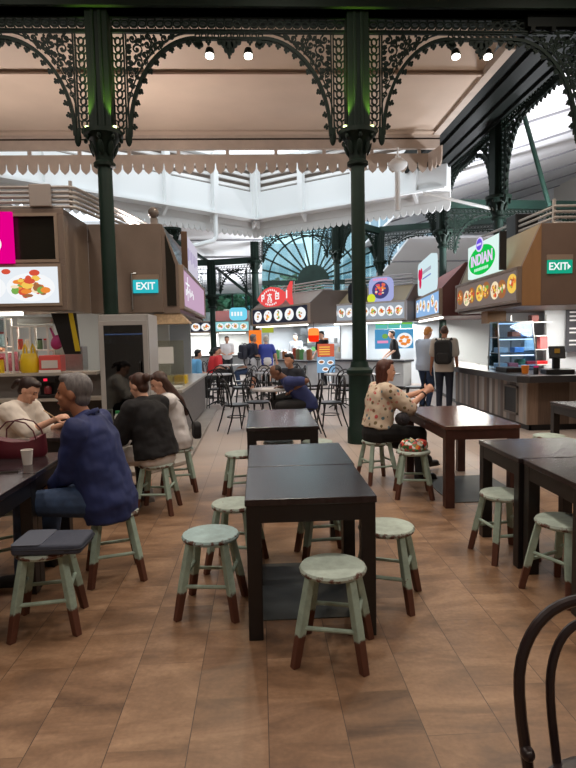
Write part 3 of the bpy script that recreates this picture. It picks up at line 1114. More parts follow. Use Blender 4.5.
def lilac(b, L, lb):
    b.mi = 1
    for k in range(7):                             # pale brush strokes and a faint figure
        b.bb(0.5 + k * .2, 0.5 + k * .2 + .1, -0.05, -0.046, lb[0] + .2 + .03 * (k % 3), lb[0] + .3 + .05 * (k % 2))
    b.bb(0.5, 1.1, -0.05, -0.046, lb[0] + .38, lb[0] + .41)
    b.bb(0.76, 0.82, -0.051, -0.047, lb[0] + .12, lb[0] + .52)
aisle = stall('taupe stall side facing the aisle with a long lilac lightbox', (-1.22, 9.12), (-1.3, 13.6), GLASS, TAUPE2, LB_LILAC, (2.1, 2.68), 3.35, 0.24, 0.25, 0, glyphs=lilac, back=False, tube=False)
b = MB(); b.prism([(0.05, 2.1), (0.05, 2.72), (0.19, 3.2), (0.19, 2.1)], (-0.02, 0, 0), (0, 1, 0), (0, 0, 1), (0.022, 0, 0)); b.build('end_panel', DARKP, aisle)
sg = thing('shop_sign', 'white upright signboard with faint lilac marks standing over the lilac lightbox', 'sign', (-1.24, 10.1, 2.745), PI / 2)
b = MB(); b.bb(0, 1.8, -0.03, 0.03, 0, 0.62); b.build('board', glow('lilac_white', (214, 208, 224), 0.9), sg)
b = MB()
for k in range(6):
    b.bb(0.2 + k * .25, 0.3 + k * .25, -0.034, -0.031, 0.2 + .05 * (k % 2), 0.42)
b.build('lettering', glow('sign_lilac', (176, 160, 200), 0.9), sg)
b = MB(); b.bb(-0.04, 0, -0.05, 0.05, 0, 0.66); b.build('end_cap', mat('brown_edge', (104, 76, 54), 0.5), sg)

def exit_sign(label, loc, body, arrow):
    s = thing('exit_sign', label, 'exit sign', loc)
    b = MB(); b.bb(-0.19, 0.19, -0.025, 0, 0, 0.2); b.build('panel', glow('exit_teal' if not arrow else 'exit_green', (48, 186, 196) if not arrow else (26, 164, 130), 0.95), s)
    text('lettering', body, 0.155, glow('exit_white', (245, 252, 250), 1.0), s, (-0.03 if arrow else 0, -0.028, 0.1), (PI / 2, 0, 0), 0.002, 0.92, bold=0.003)
    if arrow:
        b = MB(); b.prism([(0.115, 0.055), (0.165, 0.1), (0.115, 0.145)], (0, -0.026, 0), (1, 0, 0), (0, 0, 1), (0, -0.003, 0)); b.build('arrow', glow('exit_white', (245, 252, 250)), s)
    b = MB(); b.bb(-0.2, 0.2, -0.02, 0.0, 0.2, 0.28); b.build('mount_plate', TAUPE2, s)
    return s
exit_sign('turquoise EXIT sign on the taupe wall by the drinks fridge', (-1.73, 9.098, 2.3), 'EXIT', False)
b = MB(); b.tube([(-1.94, 9.08, 2.05), (-1.94, 9.08, 2.6), (-1.86, 9.08, 2.6)], 0.012)
tag(b.build('conduit', STEEL), 'thin steel conduit beside the turquoise exit sign', 'conduit')

counter('low grey service counter along the aisle behind the seated women', [(-2.3, 8.45), (-1.14, 8.45), (-1.14, 12.5), (-2.3, 12.5)], mat('pale_countertop', (176, 172, 166), 0.35), mat('grey_board_front', (112, 106, 104), 0.5, var=0.15, scale=5, stretch=(1, 1, 8)), 0.84, 0.05, 0.05)
b = MB(); b.prism([(-2.4, 6.7), (-1.35, 6.7), (-0.93, 7.3), (-0.96, 12.7), (-2.4, 12.7)], (0, 0, 0.0), (1, 0, 0), (0, 1, 0), (0, 0, 0.05))
struct(b.build('kerb', mat('pale_stone_kerb', (158, 150, 142), 0.5, var=0.1, scale=4), bevel=0.01))

def pipes(label, paths, z0, n=5, dz=0.06, r=0.022, m=None, posts=()):
    t = thing('pipe_rail', label, 'pipe rail', (paths[0][0], paths[0][1], z0))
    o = Vector((paths[0][0], paths[0][1], 0))
    for k in range(n):
        b = MB(); b.tube([Vector((x, y, 0.03 + k * dz)) - o for x, y in paths], r, 6)
        b.build('pipe', m or STEEL, t, smooth=True)
    for x, y in posts:
        b = MB(); b.bb(x - o.x - .02, x - o.x + .02, y - o.y - .02, y - o.y + .02, 0, 0.06 + n * dz); b.build('post', m or STEEL, t)
    return t
GREYP = mat('pale_grey_pipe', (168, 162, 158), 0.45)
pipes('grey pipe rail along the top of the left stall, turning back at its corner', [(-6.5, 8.06), (-2.5, 8.06), (-2.44, 8.12), (-1.7, 11.9)], 3.35, 5, 0.065, 0.022, GREYP, [(-5, 8.1), (-3.6, 8.1), (-2.5, 8.12)])
b = MB(); b.bb(-3.0, -2.72, 7.96, 8.02, 3.37, 3.66)
tag(b.build('junction_box', mat('putty_box', (160, 150, 144), 0.5), bevel=0.01), 'putty grey box clipped to the pipe rail over the left stall', 'box')
t = thing('security_camera', 'small round security camera on top of the taupe wall with the turquoise exit sign', 'camera', (-1.6, 9.3, 3.35))
b = MB(); b.bb(-0.05, 0.05, -0.05, 0.05, 0, 0.12); b.build('bracket', mat('putty_box', (160, 150, 144)), t)
b = MB(); b.ell((0, -0.03, 0.2), (0.085, 0.085, 0.085), None, 16, 10); b.build('dome', mat('camera_dome', (120, 112, 108), 0.25), t, smooth=True)

# --- right-hand stall with the green oval sign
ind = stall('brown stall at the right with a lit curry menu under the green oval sign', (4.15, 11.9), (3.97, 8.6), OLIVE, TAUPE, LB_BROWN, (2.08, 2.52), 3.2, 0.28, 2.9, 8, 11, dict(rx=0.2, rz=0.15, jitter=0.14, plate=False, blobs=24), cheek=WOODB, zb=1.98, back=False, tube=False, side=mat('brown_laminate', (112, 92, 80), 0.5, var=0.05, scale=3))
b = MB(); b.bb(0.1, 0.15, 0.8, 2.9, 0, 1.98); b.bb(1.1, 1.15, 1.3, 2.9, 0, 1.98)
b.build('back_wall', mat('white_tile_wall', (214, 218, 224), 0.35), ind)
b = MB(); b.bb(0.1, 3.2, 2.85, 2.9, 0, 1.98); b.build('side_wall', mat('white_tile_wall', (214, 218, 224)), ind)
exit_sign('green EXIT sign with an arrow on the brown wall at the right edge', (4.53, 8.575, 2.45), 'EXIT', True)
lamp('AREA', (5.3, 9.6, 1.93), 55, (255, 250, 240), 0.9, (0.1, 0.1, -1))
sg = thing('shop_sign', 'white lightbox sign with a green oval reading INDIAN', 'sign', stall_pt(ind, 0.9, -0.05, 2.6), ind.rotation_euler.z)
b = MB(); b.bb(0, 1.65, -0.03, 0.06, 0, 0.6)
b.build('board', glow('sign_mint_white', (226, 250, 244), 0.97), sg, bevel=0.01)
b = MB(); b.bb(1.65, 1.69, -0.03, 0.08, 0.0, 0.62); b.build('edge', BLACKM, sg)
b = MB(); b.disc((0.78, -0.03, 0.28), 0.7, (1, 0, 0), (0, 0, 1), (0, -0.006, 0), 40, 0.255); b.build('oval', glow('sign_green', (24, 200, 80), 0.95), sg)
text('lettering', 'INDIAN', 0.27, glow('sign_lavender', (232, 206, 246)), sg, (0.8, -0.04, 0.29), (PI / 2, 0, 0), 0.003, 1.25, bold=0.006)
b = MB()
for k in range(9):
    b.bb(0.42 + k * .085, 0.48 + k * .085, -0.042, -0.037, 0.1, 0.15)
b.build('small_lettering', glow('sign_pale_green', (190, 244, 210)), sg)
b = MB(); b.disc((0.72, -0.042, 0.56), 0.2, (1, 0, 0), (0, 0, 1), (0, -0.006, 0), 24, 0.13)
bd = b.build('badge', glow('badge_white', (222, 214, 250)), sg)
b = MB(); b.disc((0.72, -0.049, 0.56), 0.15, (1, 0, 0), (0, 0, 1), (0, -0.004, 0), 24, 0.1); b.mi = 1; b.bb(0.6, 0.84, -0.056, -0.05, 0.54, 0.575)
b.build('badge_ring', [glow('badge_purple', (112, 84, 224)), glow('badge_white', (222, 214, 250))], bd)
pipes('grey pipe rail on top of the brown right-hand stall', [(4.45, 11.6), (4.55, 8.75), (7.5, 8.75)], 3.2, 4, 0.085, 0.022, GREYP, [(4.5, 10.2), (4.55, 8.8)])
b = MB(); b.bb(4.45, 4.85, 9.9, 10.3, 3.2, 3.62)
tag(b.build('speaker_box', BLACK, bevel=0.02), 'black box on the right stall roof behind the green oval sign', 'box')

STRIPE = striped_wood('mixed_grey_boards', [(150, 146, 142), (112, 104, 98), (184, 182, 178), (132, 112, 98), (96, 86, 80), (166, 154, 144), (122, 120, 120)], 0.13, 'Y')
STRIPEX = striped_wood('mixed_brown_boards', [(122, 104, 92), (96, 78, 66), (146, 130, 118), (110, 94, 86), (134, 112, 96), (84, 70, 62)], 0.17, 'X')
t = thing('service_counter', 'long counter clad in mixed grey and brown boards under the green oval sign', 'counter', (0, 0, 0))
b = MB(); b.prism([(4.0, 12.6), (3.98, 8.75), (4.12, 8.62), (7.2, 8.62), (7.2, 9.3), (4.75, 9.35), (4.75, 12.6)], (0, 0, 0.8), (1, 0, 0), (0, 1, 0), (0, 0, 0.11)); b.build('countertop', mat('dark_slate_top', (52, 50, 52), 0.3), t, bevel=0.008)
b = MB(); b.prism([(4.3, 12.5), (4.24, 8.98), (4.28, 8.98), (4.34, 12.5)], (0, 0, 0.1), (1, 0, 0), (0, 1, 0), (0, 0, 0.7)); b.bb(4.3, 4.7, 12.45, 12.5, 0.1, 0.8); b.build('side_boards', STRIPE, t)
b = MB(); b.bb(4.24, 7.1, 8.95, 8.98, 0.1, 0.8); b.build('front_boards', STRIPEX, t)
b = MB(); b.bb(4.3, 4.34, 9.0, 12.45, 0.0, 0.1); b.bb(4.3, 7.1, 9.0, 9.04, 0.0, 0.1); b.build('plinth', BLACK, t)
b = MB(); b.bb(4.225, 4.25, 9.3, 9.75, 0.24, 0.66); v = b.build('vent_panel', BLACK, t)
b = MB()
for z in (0.22, 0.66): b.bb(4.215, 4.25, 9.27, 9.78, z, z + 0.03)
for y in (9.27, 9.75): b.bb(4.215, 4.25, y, y + 0.03, 0.22, 0.69)
b.build('vent_frame', mat('grey_frame', (120, 112, 106), 0.5), v)

# --- stall with the red logo sign
red = stall('red-roofed stall with a sky-blue lit menu, between the tan stall and the brown one', (4.62, 16.7), (4.08, 12.75), mat('dull_red_panel', (148, 66, 60), 0.5), TAUPE2, LB_BLUE, (2.06, 2.55), 3.15, 0.5, 2.6, 6, 21, dict(jitter=0.2, rx=0.24, rz=0.15), side=mat('maroon_side', (92, 48, 44), 0.5))
sg = thing('shop_sign', 'white rounded sign with a red round logo on the red stall', 'sign', stall_pt(red, 0.8, -0.02, 2.63), red.rotation_euler.z)
def rrect(w, h, r, n=6):
    out = []
    for cx, cy, a in ((w - r, r, -PI / 2), (w - r, h - r, 0), (r, h - r, PI / 2), (r, r, PI)):
        out += [(cx + r * math.cos(a + PI / 2 * i / n), cy + r * math.sin(a + PI / 2 * i / n)) for i in range(n + 1)]
    return out
b = MB(); b.prism(rrect(2.5, 0.86, 0.2), (0, -0.08, 0), (1, 0, 0), (0, 0, 1), (0, 0.12, 0)); b.build('board', glow('sign_cool_white', (214, 236, 242), 0.97), sg)
b = MB()
for a in range(3):
    b.disc((0.52 + .2 * math.cos(a * 2.1 + .5), -0.082, 0.47 + .15 * math.sin(a * 2.1 + .5)), 0.2, (1, 0, 0), (0, 0, 1), (0, -0.006, 0), 16, 0.15)
b.build('logo', glow('logo_red', (212, 40, 84)), sg)
b = MB()
for k in range(9):
    b.bb(0.92 + k * .155, 1.02 + k * .155, -0.088, -0.081, 0.5, 0.58)
b.mi = 1
b.bb(0.92, 2.25, -0.088, -0.081, 0.37, 0.4)
b.build('lettering', [glow('sign_grey_text', (168, 170, 186)), glow('sign_blue_text', (110, 130, 200))], sg)
lamp('AREA', (5.4, 14.6, 1.9), 100, (255, 250, 240), 2.5, (-0.2, 0, -1), sy=0.3)

# --- tan stall beyond the open-floor column
tan = stall('tan-fronted noodle bowl stall with nine lit dish photos, behind the open-floor column', (2.2, 18.2), (4.22, 16.35), OLIVE, mat('light_frame', (176, 166, 160), 0.5), LB_PALE, (2.06, 2.52), 3.05, 0.5, 2.2, 9, 31, dict(rz=0.15), side=mat('grey_brown_side', (96, 86, 78), 0.5))
sg = thing('shop_sign', 'black rounded square sign half hidden by the open-floor column', 'sign', stall_pt(tan, 0.75, -0.02, 2.56), tan.rotation_euler.z)
b = MB(); b.prism(rrect(0.62, 0.62, 0.16), (0, 0, 0), (1, 0, 0), (0, 0, 1), (0, 0.1, 0)); b.build('board', mat('black_sign', (20, 22, 30), 0.3), sg)
b = MB(); b.ribbon([(0.22, 0.5), (0.22, 0.28), (0.26, 0.18), (0.34, 0.15), (0.42, 0.18), (0.45, 0.28), (0.45, 0.5)], 0.07, 0.01, o=(0, -0.006, 0)); b.build('lettering', glow('sign_white', (250, 250, 250)), sg)
sg = thing('shop_sign', 'lavender rounded sign showing a red noodle bowl and a lime disc', 'sign', stall_pt(tan, 1.5, -0.04, 2.54), tan.rotation_euler.z)
b = MB(); b.prism(rrect(0.78, 0.74, 0.2), (0, 0, 0), (1, 0, 0), (0, 0, 1), (0, 0.1, 0)); b.build('board', glow('sign_lavender_board', (170, 176, 226), 0.95), sg)
b = MB(); b.disc((0.4, -0.002, 0.36), 0.28, (1, 0, 0), (0, 0, 1), (0, -0.006, 0), 24, 0.25)
rn = random.Random(5)
for k in range(26):
    b.mi = rn.choice((1, 2, 2, 3))
    a, r = rn.uniform(0, 6.28), rn.uniform(0, .2)
    b.disc((0.4 + r * math.cos(a), -0.009 - .0005 * k, 0.38 + r * .8 * math.sin(a)), rn.uniform(.03, .07), (1, 0, 0), (0, 0, 1), (0, -0.003, 0), 8, rn.uniform(.02, .05))
b.build('bowl_photo', [glow('bowl_navy', (70, 70, 120)), glow('food_cream', (246, 226, 190)), glow('noodle_red', (226, 86, 96)), glow('food_orange', (236, 140, 60))], sg)
b = MB(); b.disc((0.1, -0.02, 0.13), 0.14, (1, 0, 0), (0, 0, 1), (0, -0.006, 0), 20); b.build('lime_disc', glow('lime', (214, 226, 60)), sg)
b = MB()
for k in range(6): b.bb(0.16 + k * .08, 0.22 + k * .08, -0.008, -0.002, 0.64, 0.7)
b.build('lettering', glow('sign_pink', (236, 150, 190)), sg)
lamp('AREA', stall_pt(tan, 1.4, 1.3, 1.92), 120, (250, 250, 250), 1.8, (0, 0, -1), sy=1.2)

# --- stall with the fish sign
fish = stall('taupe stall with five lit soup bowls under the red fish sign', (-0.2, 20.6), (1.55, 17.45), TAUPE, TAUPE2, LB_DARK, (2.06, 2.55), 3.0, 0.5, 2.2, 5, 41, dict(rx=0.27, rz=0.19, blobs=7), side=mat('dark_taupe_side', (100, 88, 80), 0.5))
sg = thing('shop_sign', 'red fish-shaped shop sign with white lettering', 'sign', stall_pt(fish, 0.45, -0.06, 2.54), fish.rotation_euler.z)
FP = [(0, .36), (.2, .52), (.5, .66), (.9, .72), (1.3, .66), (1.62, .52), (1.78, .42), (2.15, .8), (2.1, .4), (2.18, .02), (1.78, .3), (1.55, .16), (1.2, .06), (.85, .03), (.5, .09), (.2, .22)]
b = MB(); b.prism(FP, (0, 0, 0), (1, 0, 0), (0, 0, 1), (0, 0.1, 0)); b.build('body', glow('fish_red', (240, 84, 84), 0.95), sg)
b = MB()
y = -0.004
def bar(x0, x1, z0, z1): b.bb(x0, x1, y - .004, y, z0, z1)
bar(.3, .36, .26, .5); bar(.36, .5, .44, .5); bar(.44, .5, .36, .5); bar(.36, .5, .34, .38)                # left glyph
b.ribbon([(.72, .26), (.85, .5), (.98, .26)], .05, .01); bar(.7, 1.0, .44, .48)                              # centre glyph
for cx, cz in ((.85, .36), (.76, .25), (.94, .25)):
    b.ribbon([(cx + .05 * math.cos(i * PI / 4), cz + .05 * math.sin(i * PI / 4)) for i in range(8)], .025, .01, True)
bar(1.22, 1.27, .28, .5); bar(1.42, 1.47, .28, .5); bar(1.22, 1.47, .46, .5); bar(1.22, 1.47, .28, .32); bar(1.3, 1.38, .36, .42)
bar(1.9, 1.97, .28, .54)
for k in range(9):
    a = PI * (.78 - .07 * k)
    b.box((.9 + .62 * math.cos(a), y, .2 + .42 * math.sin(a)), (.055, .008, .06))
for k in range(7):
    b.box((.6 + .11 * k, y, .13 + .005 * (k - 3) ** 2), (.05, .008, .06))
b.build('lettering', glow('sign_white', (250, 250, 250)), sg)
lamp('AREA', stall_pt(fish, 1.8, 1.4, 1.92), 130, (246, 250, 255), 2.4, (0, 0, -1), sy=1.2)
pipes('grey pipe rail on the roof of the stall with the fish sign', [(0.3, 20.9), (2.05, 17.8), (2.3, 17.9)], 3.0, 4, 0.09, 0.025, GREYP, [(1.2, 19.3)])
pipes('grey pipe rail on the roof of the tan noodle bowl stall', [(2.75, 18.3), (4.5, 16.75)], 3.05, 4, 0.09, 0.025, GREYP, [(3.6, 17.5)])

# --- two stalls at the far left
gs = stall('far stall with a row of white plates on its lit menu, behind the aisle counter', (-5.2, 25.4), (-2.0, 25.4), mat('grey_green_panel', (74, 92, 90), 0.5), TAUPE2, LB_DARK, (1.9, 2.3), 2.75, 0.4, 2.2, 7, 51, dict(rz=0.17, rx=0.2), zb=1.84)
rs = stall('far stall with a dull red front, left of the fish sign', (-1.95, 25.4), (-0.4, 25.4), mat('dull_red_panel', (148, 66, 60)), TAUPE2, LB_CYAN, (1.9, 2.3), 2.8, 0.4, 2.2, 4, 61, dict(rz=0.14, jitter=.2), zb=1.84)
sg = thing('shop_sign', 'glowing cyan drum sign on the dull red far stall', 'sign', (-0.88, 25.2, 2.36))
b = MB(); b.prism(rrect(0.76, 0.54, 0.16), (-0.38, -0.12, 0), (1, 0, 0), (0, 0, 1), (0, 0.25, 0)); b.build('drum', glow('cyan_drum', (120, 214, 240), 1.0), sg)
b = MB()
for k in range(4): b.bb(-.3 + .13 * k, -.22 + .13 * k, -0.13, -0.122, .18, .36)
b.build('lettering', glow('sign_white', (250, 250, 250)), sg)
lamp('AREA', (-2.6, 26.4, 1.8), 190, (255, 250, 240), 3.5, (0, 0, -1), sy=0.6)

# counters of the far stalls
def stall_counter(t, label, L, x0=0.0, zt=0.8, m=None, dep=0.6, y0=-0.1):
    c, s = math.cos(t.rotation_euler.z), math.sin(t.rotation_euler.z)
    pts = [stall_pt(t, x, y) for x, y in ((x0, y0), (L, y0), (L, y0 + dep), (x0, y0 + dep))]
    return counter(label, [(p.x, p.y) for p in pts], mat('charcoal_top', (66, 66, 70), 0.3), m or mat('pale_counter_front', (176, 178, 180), 0.5, var=0.06, scale=4), zt, 0.06, 0.06)
stall_counter(fish, 'pale fronted counter of the stall with the fish sign', 3.55, zt=0.86)
stall_counter(tan, 'pale fronted counter of the tan noodle bowl stall', 2.7, x0=0.05, zt=0.86)
stall_counter(red, 'pale counter of the red-roofed stall, behind the two standing men', 3.9, x0=0.1, zt=0.9, y0=0.25)
stall_counter(gs, 'pale counter of the far left stall with white plates', 3.1, x0=0.05, zt=0.85)
stall_counter(rs, 'pale counter of the far stall under the cyan drum sign', 1.5, x0=0.05, zt=0.85)
# ------------------------------------------------------------------ tables
def table(label, x0, x1, y0, y1, top=TABLETOP, leg=TABLELEG, lw=0.075, h=0.75, group='dark wooden dining tables'):
    t = thing('dining_table', label, 'table', ((x0 + x1) / 2, (y0 + y1) / 2, 0), 0, group)
    W, D = (x1 - x0) / 2, (y1 - y0) / 2
    b = MB(); b.bb(-W, W, -D, D, h - 0.035, h); b.build('tabletop', top, t, bevel=0.004)
    b = MB()
    e = 0.02
    for s in (-1, 1):
        b.bb(-W + e, W - e, s * (D - e) - 0.012, s * (D - e) + 0.012, h - 0.125, h - 0.035)
        b.bb(s * (W - e) - 0.012, s * (W - e) + 0.012, -D + e, D - e, h - 0.125, h - 0.035)
    b.build('apron', leg, t)
    for sx in (-1, 1):
        for sy in (-1, 1):
            b = MB(); b.bb(sx * (W - 0.006), sx * (W - 0.006 - lw), sy * (D - 0.006), sy * (D - 0.006 - lw), 0, h - 0.035)
            b.build('leg', leg, t, bevel=0.004)
    return t
table('near-black square table in the middle, nearest the camera', -0.095, 0.585, 2.885, 3.635)
table('near-black square table pushed up behind the nearest middle table', -0.095, 0.595, 3.65, 4.40)
table('dark table alone in the aisle behind the two joined middle tables', -0.14, 0.53, 5.26, 6.58)
table('dark square table at the right edge, the nearer of the two joined there', 1.70, 2.40, 2.96, 3.64)
table('dark square table at the right, joined to the back of the right-edge table', 1.68, 2.40, 3.655, 4.35)
table('long red-brown table where the woman in the floral blouse sits', 1.64, 2.33, 5.03, 6.5, BROWNTOP, BROWNLEG, 0.085)
table('dark table at the far right in front of the boarded counter', 3.43, 4.13, 5.95, 6.65)
table('dark table at the left edge carrying the maroon handbag', -2.13, -1.43, 3.66, 4.34)
table('dark table at the left edge nearest the camera', -2.13, -1.42, 2.93, 3.645)
table('dark table at the left where the woman in white eats noodles', -1.97, -1.30, 5.0, 6.35)
b = MB(); b.bb(-0.05, 0.53, 3.1, 3.9, 0.0, 0.006)  # thin dark sheet standing in for the shade under the table
tag(b.build('shade_sheet', mat('table_shade_dark', (64, 68, 68), 0.55, var=0.15, scale=6)), 'dark sheet painting the shade under the nearest middle table', 'painted shade')
b = MB(); b.bb(1.75, 2.5, 5.2, 6.2, 0.0, 0.006)  # second shade sheet, darkening the floor below the red-brown table
tag(b.build('shade_sheet', mat('table_shade_dark', (64, 68, 68))), 'dark sheet painting the shade under the red-brown table', 'painted shade')

# ------------------------------------------------------------------ stools
def make_stool():
    t = thing('wooden_stool', 'x', 'stool')
    b = MB(); b.lathe([(0.02, 0.415), (0.145, 0.415), (0.163, 0.424), (0.167, 0.436), (0.160, 0.448), (0.145, 0.4515), (0.02, 0.4505)], n=36)
    b.build('seat', MINT_SEAT, t, smooth=True)
    P = {}
    for sx in (-1, 1):
        for sy in (-1, 1):
            a, e = Vector((sx * 0.098, sy * 0.098, 0.42)), Vector((sx * 0.165, sy * 0.165, 0))
            P[(sx, sy)] = (a, e)
            b = MB()
            R = Matrix.Rotation(math.atan2(sy, sx), 3, 'Z')
            ring = lambda c, k: [c + R @ Vector((x * k, y * k, 0)) for x, y in ((-1, -1), (1, -1), (1, 1), (-1, 1))]
            b.loft([ring(e, 0.0185), ring(e.lerp(a, .5), 0.0215), ring(a, 0.019)])
            b.build('leg', MINT, t, bevel=0.004)
    at = lambda k, z: P[k][1].lerp(P[k][0], z / 0.42)
    for k1, k2, z in (((-1, -1), (1, -1), 0.185), ((-1, 1), (1, 1), 0.185), ((-1, -1), (-1, 1), 0.235), ((1, -1), (1, 1), 0.235)):
        b = MB(); b.cyl(at(k1, z), at(k2, z), 0.0115, n=8)
        b.build('stretcher', MINT, t, smooth=True)
    return t
STOOLS = [
    (0.335, 2.75, -15, 'pale mint stool in front of the nearest middle table'),
    (-0.31, 3.29, -8, 'mint stool with a worn blue-tinged seat left of the nearest middle table'),
    (0.725, 3.31, -22, 'mint stool tucked against the right side of the nearest middle table'),
    (-0.19, 3.9, -14, 'mint stool half hidden behind the left side of the joined middle tables'),
    (0.42, 3.98, 5, 'mint stool pushed under the second joined middle table, only its legs showing'),
    (-1.205, 3.17, 10, 'mint stool under the grey laptop sleeve'),
    (-1.0, 3.82, 18, 'mint stool the grey-haired man in blue sits on'),
    (-0.97, 5.28, -6, 'mint stool the woman in black sits on'),
    (-0.88, 6.0, 12, 'mint stool the woman with long dark hair sits on'),
    (-2.38, 5.5, 10, 'mint stool the woman in the white top sits on'),
    (-1.78, 4.0, 30, 'mint stool under the left-edge table with the handbag'),
    (1.70, 3.92, 8, 'mint stool half under the back right table, beside its corner leg'),
    (1.80, 3.30, 25, 'mint stool in shade under the right-edge table'),
    (1.24, 6.1, 15, 'mint stool under the woman in the floral blouse'),
    (1.475, 5.5, -10, 'mint stool carrying a colourful printed bag'),
    (3.14, 6.1, 5, 'mint stool by the far right table in front of the boarded counter'),
    (-0.20, 5.62, 10, 'mint stool poking out left of the lone aisle table'),
    (0.18, 6.2, 0, 'mint stool under the far end of the lone aisle table'),
    (0.60, 6.15, 30, 'mint stool poking out right of the lone aisle table'),
]
proto = make_stool()
PKIDS = kids(proto)
for i, (x, y, a, lab) in enumerate(STOOLS):
    if i == 0:
        o = proto
    else:
        o = proto.copy(); COL.objects.link(o)
        for ch in PKIDS:
            c = ch.copy(); COL.objects.link(c); c.parent = o
            if i == 1 and ch.name.startswith('seat'):
                c.data = ch.data.copy(); c.data.materials[0] = TEAL_SEAT
    o.location = (x, y, 0); o.rotation_euler.z = math.radians(a)
    tag(o, lab, 'stool', 'worn mint wooden stools')

# ------------------------------------------------------------------ black bentwood chairs and bistro tables
def hoop(x, y0, zb, w, zt, lean, n=18):
    """Hoop of a bentwood back: narrow feet, wide shoulders, round top."""
    pts = []
    for i in range(n + 1):
        t = -1 + 2 * i / n
        a = PI * (i / n)
        xx = -math.cos(a)
        k = math.sin(a) ** 0.55 if 0 < i < n else 0
        z = zb + (zt - zb) * k
        width = w * (0.86 + 0.14 * min(1, k * 1.6)) if k < .95 else w
        pts.append((x + xx * width, y0 - lean * (z - zb), z))
    return pts
def make_chair(hi=False):
    BLACKM = LACQ if hi else mat('black_steel', (20, 19, 20))
    n = 10 if hi else 6
    t = thing('bentwood_chair', 'x', 'chair')
    b = MB(); b.lathe([(0.02, 0.435), (0.19, 0.435), (0.205, 0.445), (0.205, 0.465), (0.19, 0.47), (0.02, 0.462)], n=28 if hi else 16)
    b.build('seat', BLACKM, t, smooth=True)
    b = MB(); b.tube(hoop(0, -0.17, 0.44, 0.2, 0.87 if hi else 0.9, 0.16, 26 if hi else 14), 0.0145, n); b.build('outer_hoop', BLACKM, t, smooth=True)
    b = MB(); b.tube(hoop(0, -0.18, 0.46, 0.112, 0.81 if hi else 0.83, 0.16, 26 if hi else 14), 0.0115, n); b.build('inner_hoop', BLACKM, t, smooth=True)
    for sx in (-1, 1):
        b = MB(); b.tube([(sx * 0.175, -0.13, 0.45), (sx * 0.185, -0.19, 0.22), (sx * 0.19, -0.27, 0)], [0.015, 0.014, 0.011], n); b.build('leg', BLACKM, t, smooth=True)
        b = MB(); b.tube([(sx * 0.15, 0.13, 0.44), (sx * 0.17, 0.17, 0.22), (sx * 0.175, 0.19, 0)], [0.016, 0.014, 0.011], n); b.build('leg', BLACKM, t, smooth=True)
    b = MB(); b.tube([(0.155 * math.cos(2 * PI * i / 16), 0.155 * math.sin(2 * PI * i / 16), 0.25) for i in range(16)], 0.009, 6, True); b.build('leg_ring', BLACKM, t, smooth=True)
    if hi:
        for sx in (-1, 1):
            b = MB(); b.ell((sx * 0.178, -0.165, 0.5), (0.018, 0.024, 0.018), None, 10, 8); b.build('bolt', BLACKM, t, smooth=True)
    return t
near = make_chair(True)
near.location = (0.825, 1.185, 0); near.rotation_euler.z = math.radians(176)
tag(near, 'black bentwood chair in the near right corner, only its hoops in view', 'chair')
cp = make_chair()
CK = kids(cp)
def bistro(label, x, y, r=0.34):
    t = thing('bistro_table', label, 'table', (x, y, 0), 0, 'round bistro tables')
    b = MB(); b.lathe([(0.02, 0.725), (r, 0.725), (r, 0.75), (0.02, 0.75)], n=28); b.build('tabletop', mat('pale_laminate_top', (172, 168, 166), 0.3), t)
    b = MB(); b.cyl((0, 0, 0.05), (0, 0, 0.725), 0.03, n=10); b.build('pole', BLACKM, t, smooth=True)
    for k in range(4):
        a = k * PI / 2 + .4
        b = MB(); b.tube([(0, 0, 0.12), (0.15 * math.cos(a), 0.15 * math.sin(a), 0.07), (0.27 * math.cos(a), 0.27 * math.sin(a), 0.012)], [0.022, 0.018, 0.012], 6); b.build('foot', BLACKM, t, smooth=True)
    return t
bistro('round bistro table in the aisle before the taupe counter, among black chairs', -1.0, 13.6)
bistro('round bistro table behind the hunched man, in front of the fish stall', 0.2, 13.7)
bistro('round bistro table the hunched man in navy leans on', 0.22, 9.35, 0.36)
bistro('round bistro table behind the open-floor column, left side', 1.75, 12.7)
bistro('round bistro table behind the woman in the floral blouse', 2.7, 12.4)
bistro('round bistro table where the diners in red shirts sit', -0.9, 18.3, 0.5)
bistro('round bistro table in front of the two standing customers', 0.1, 15.1)
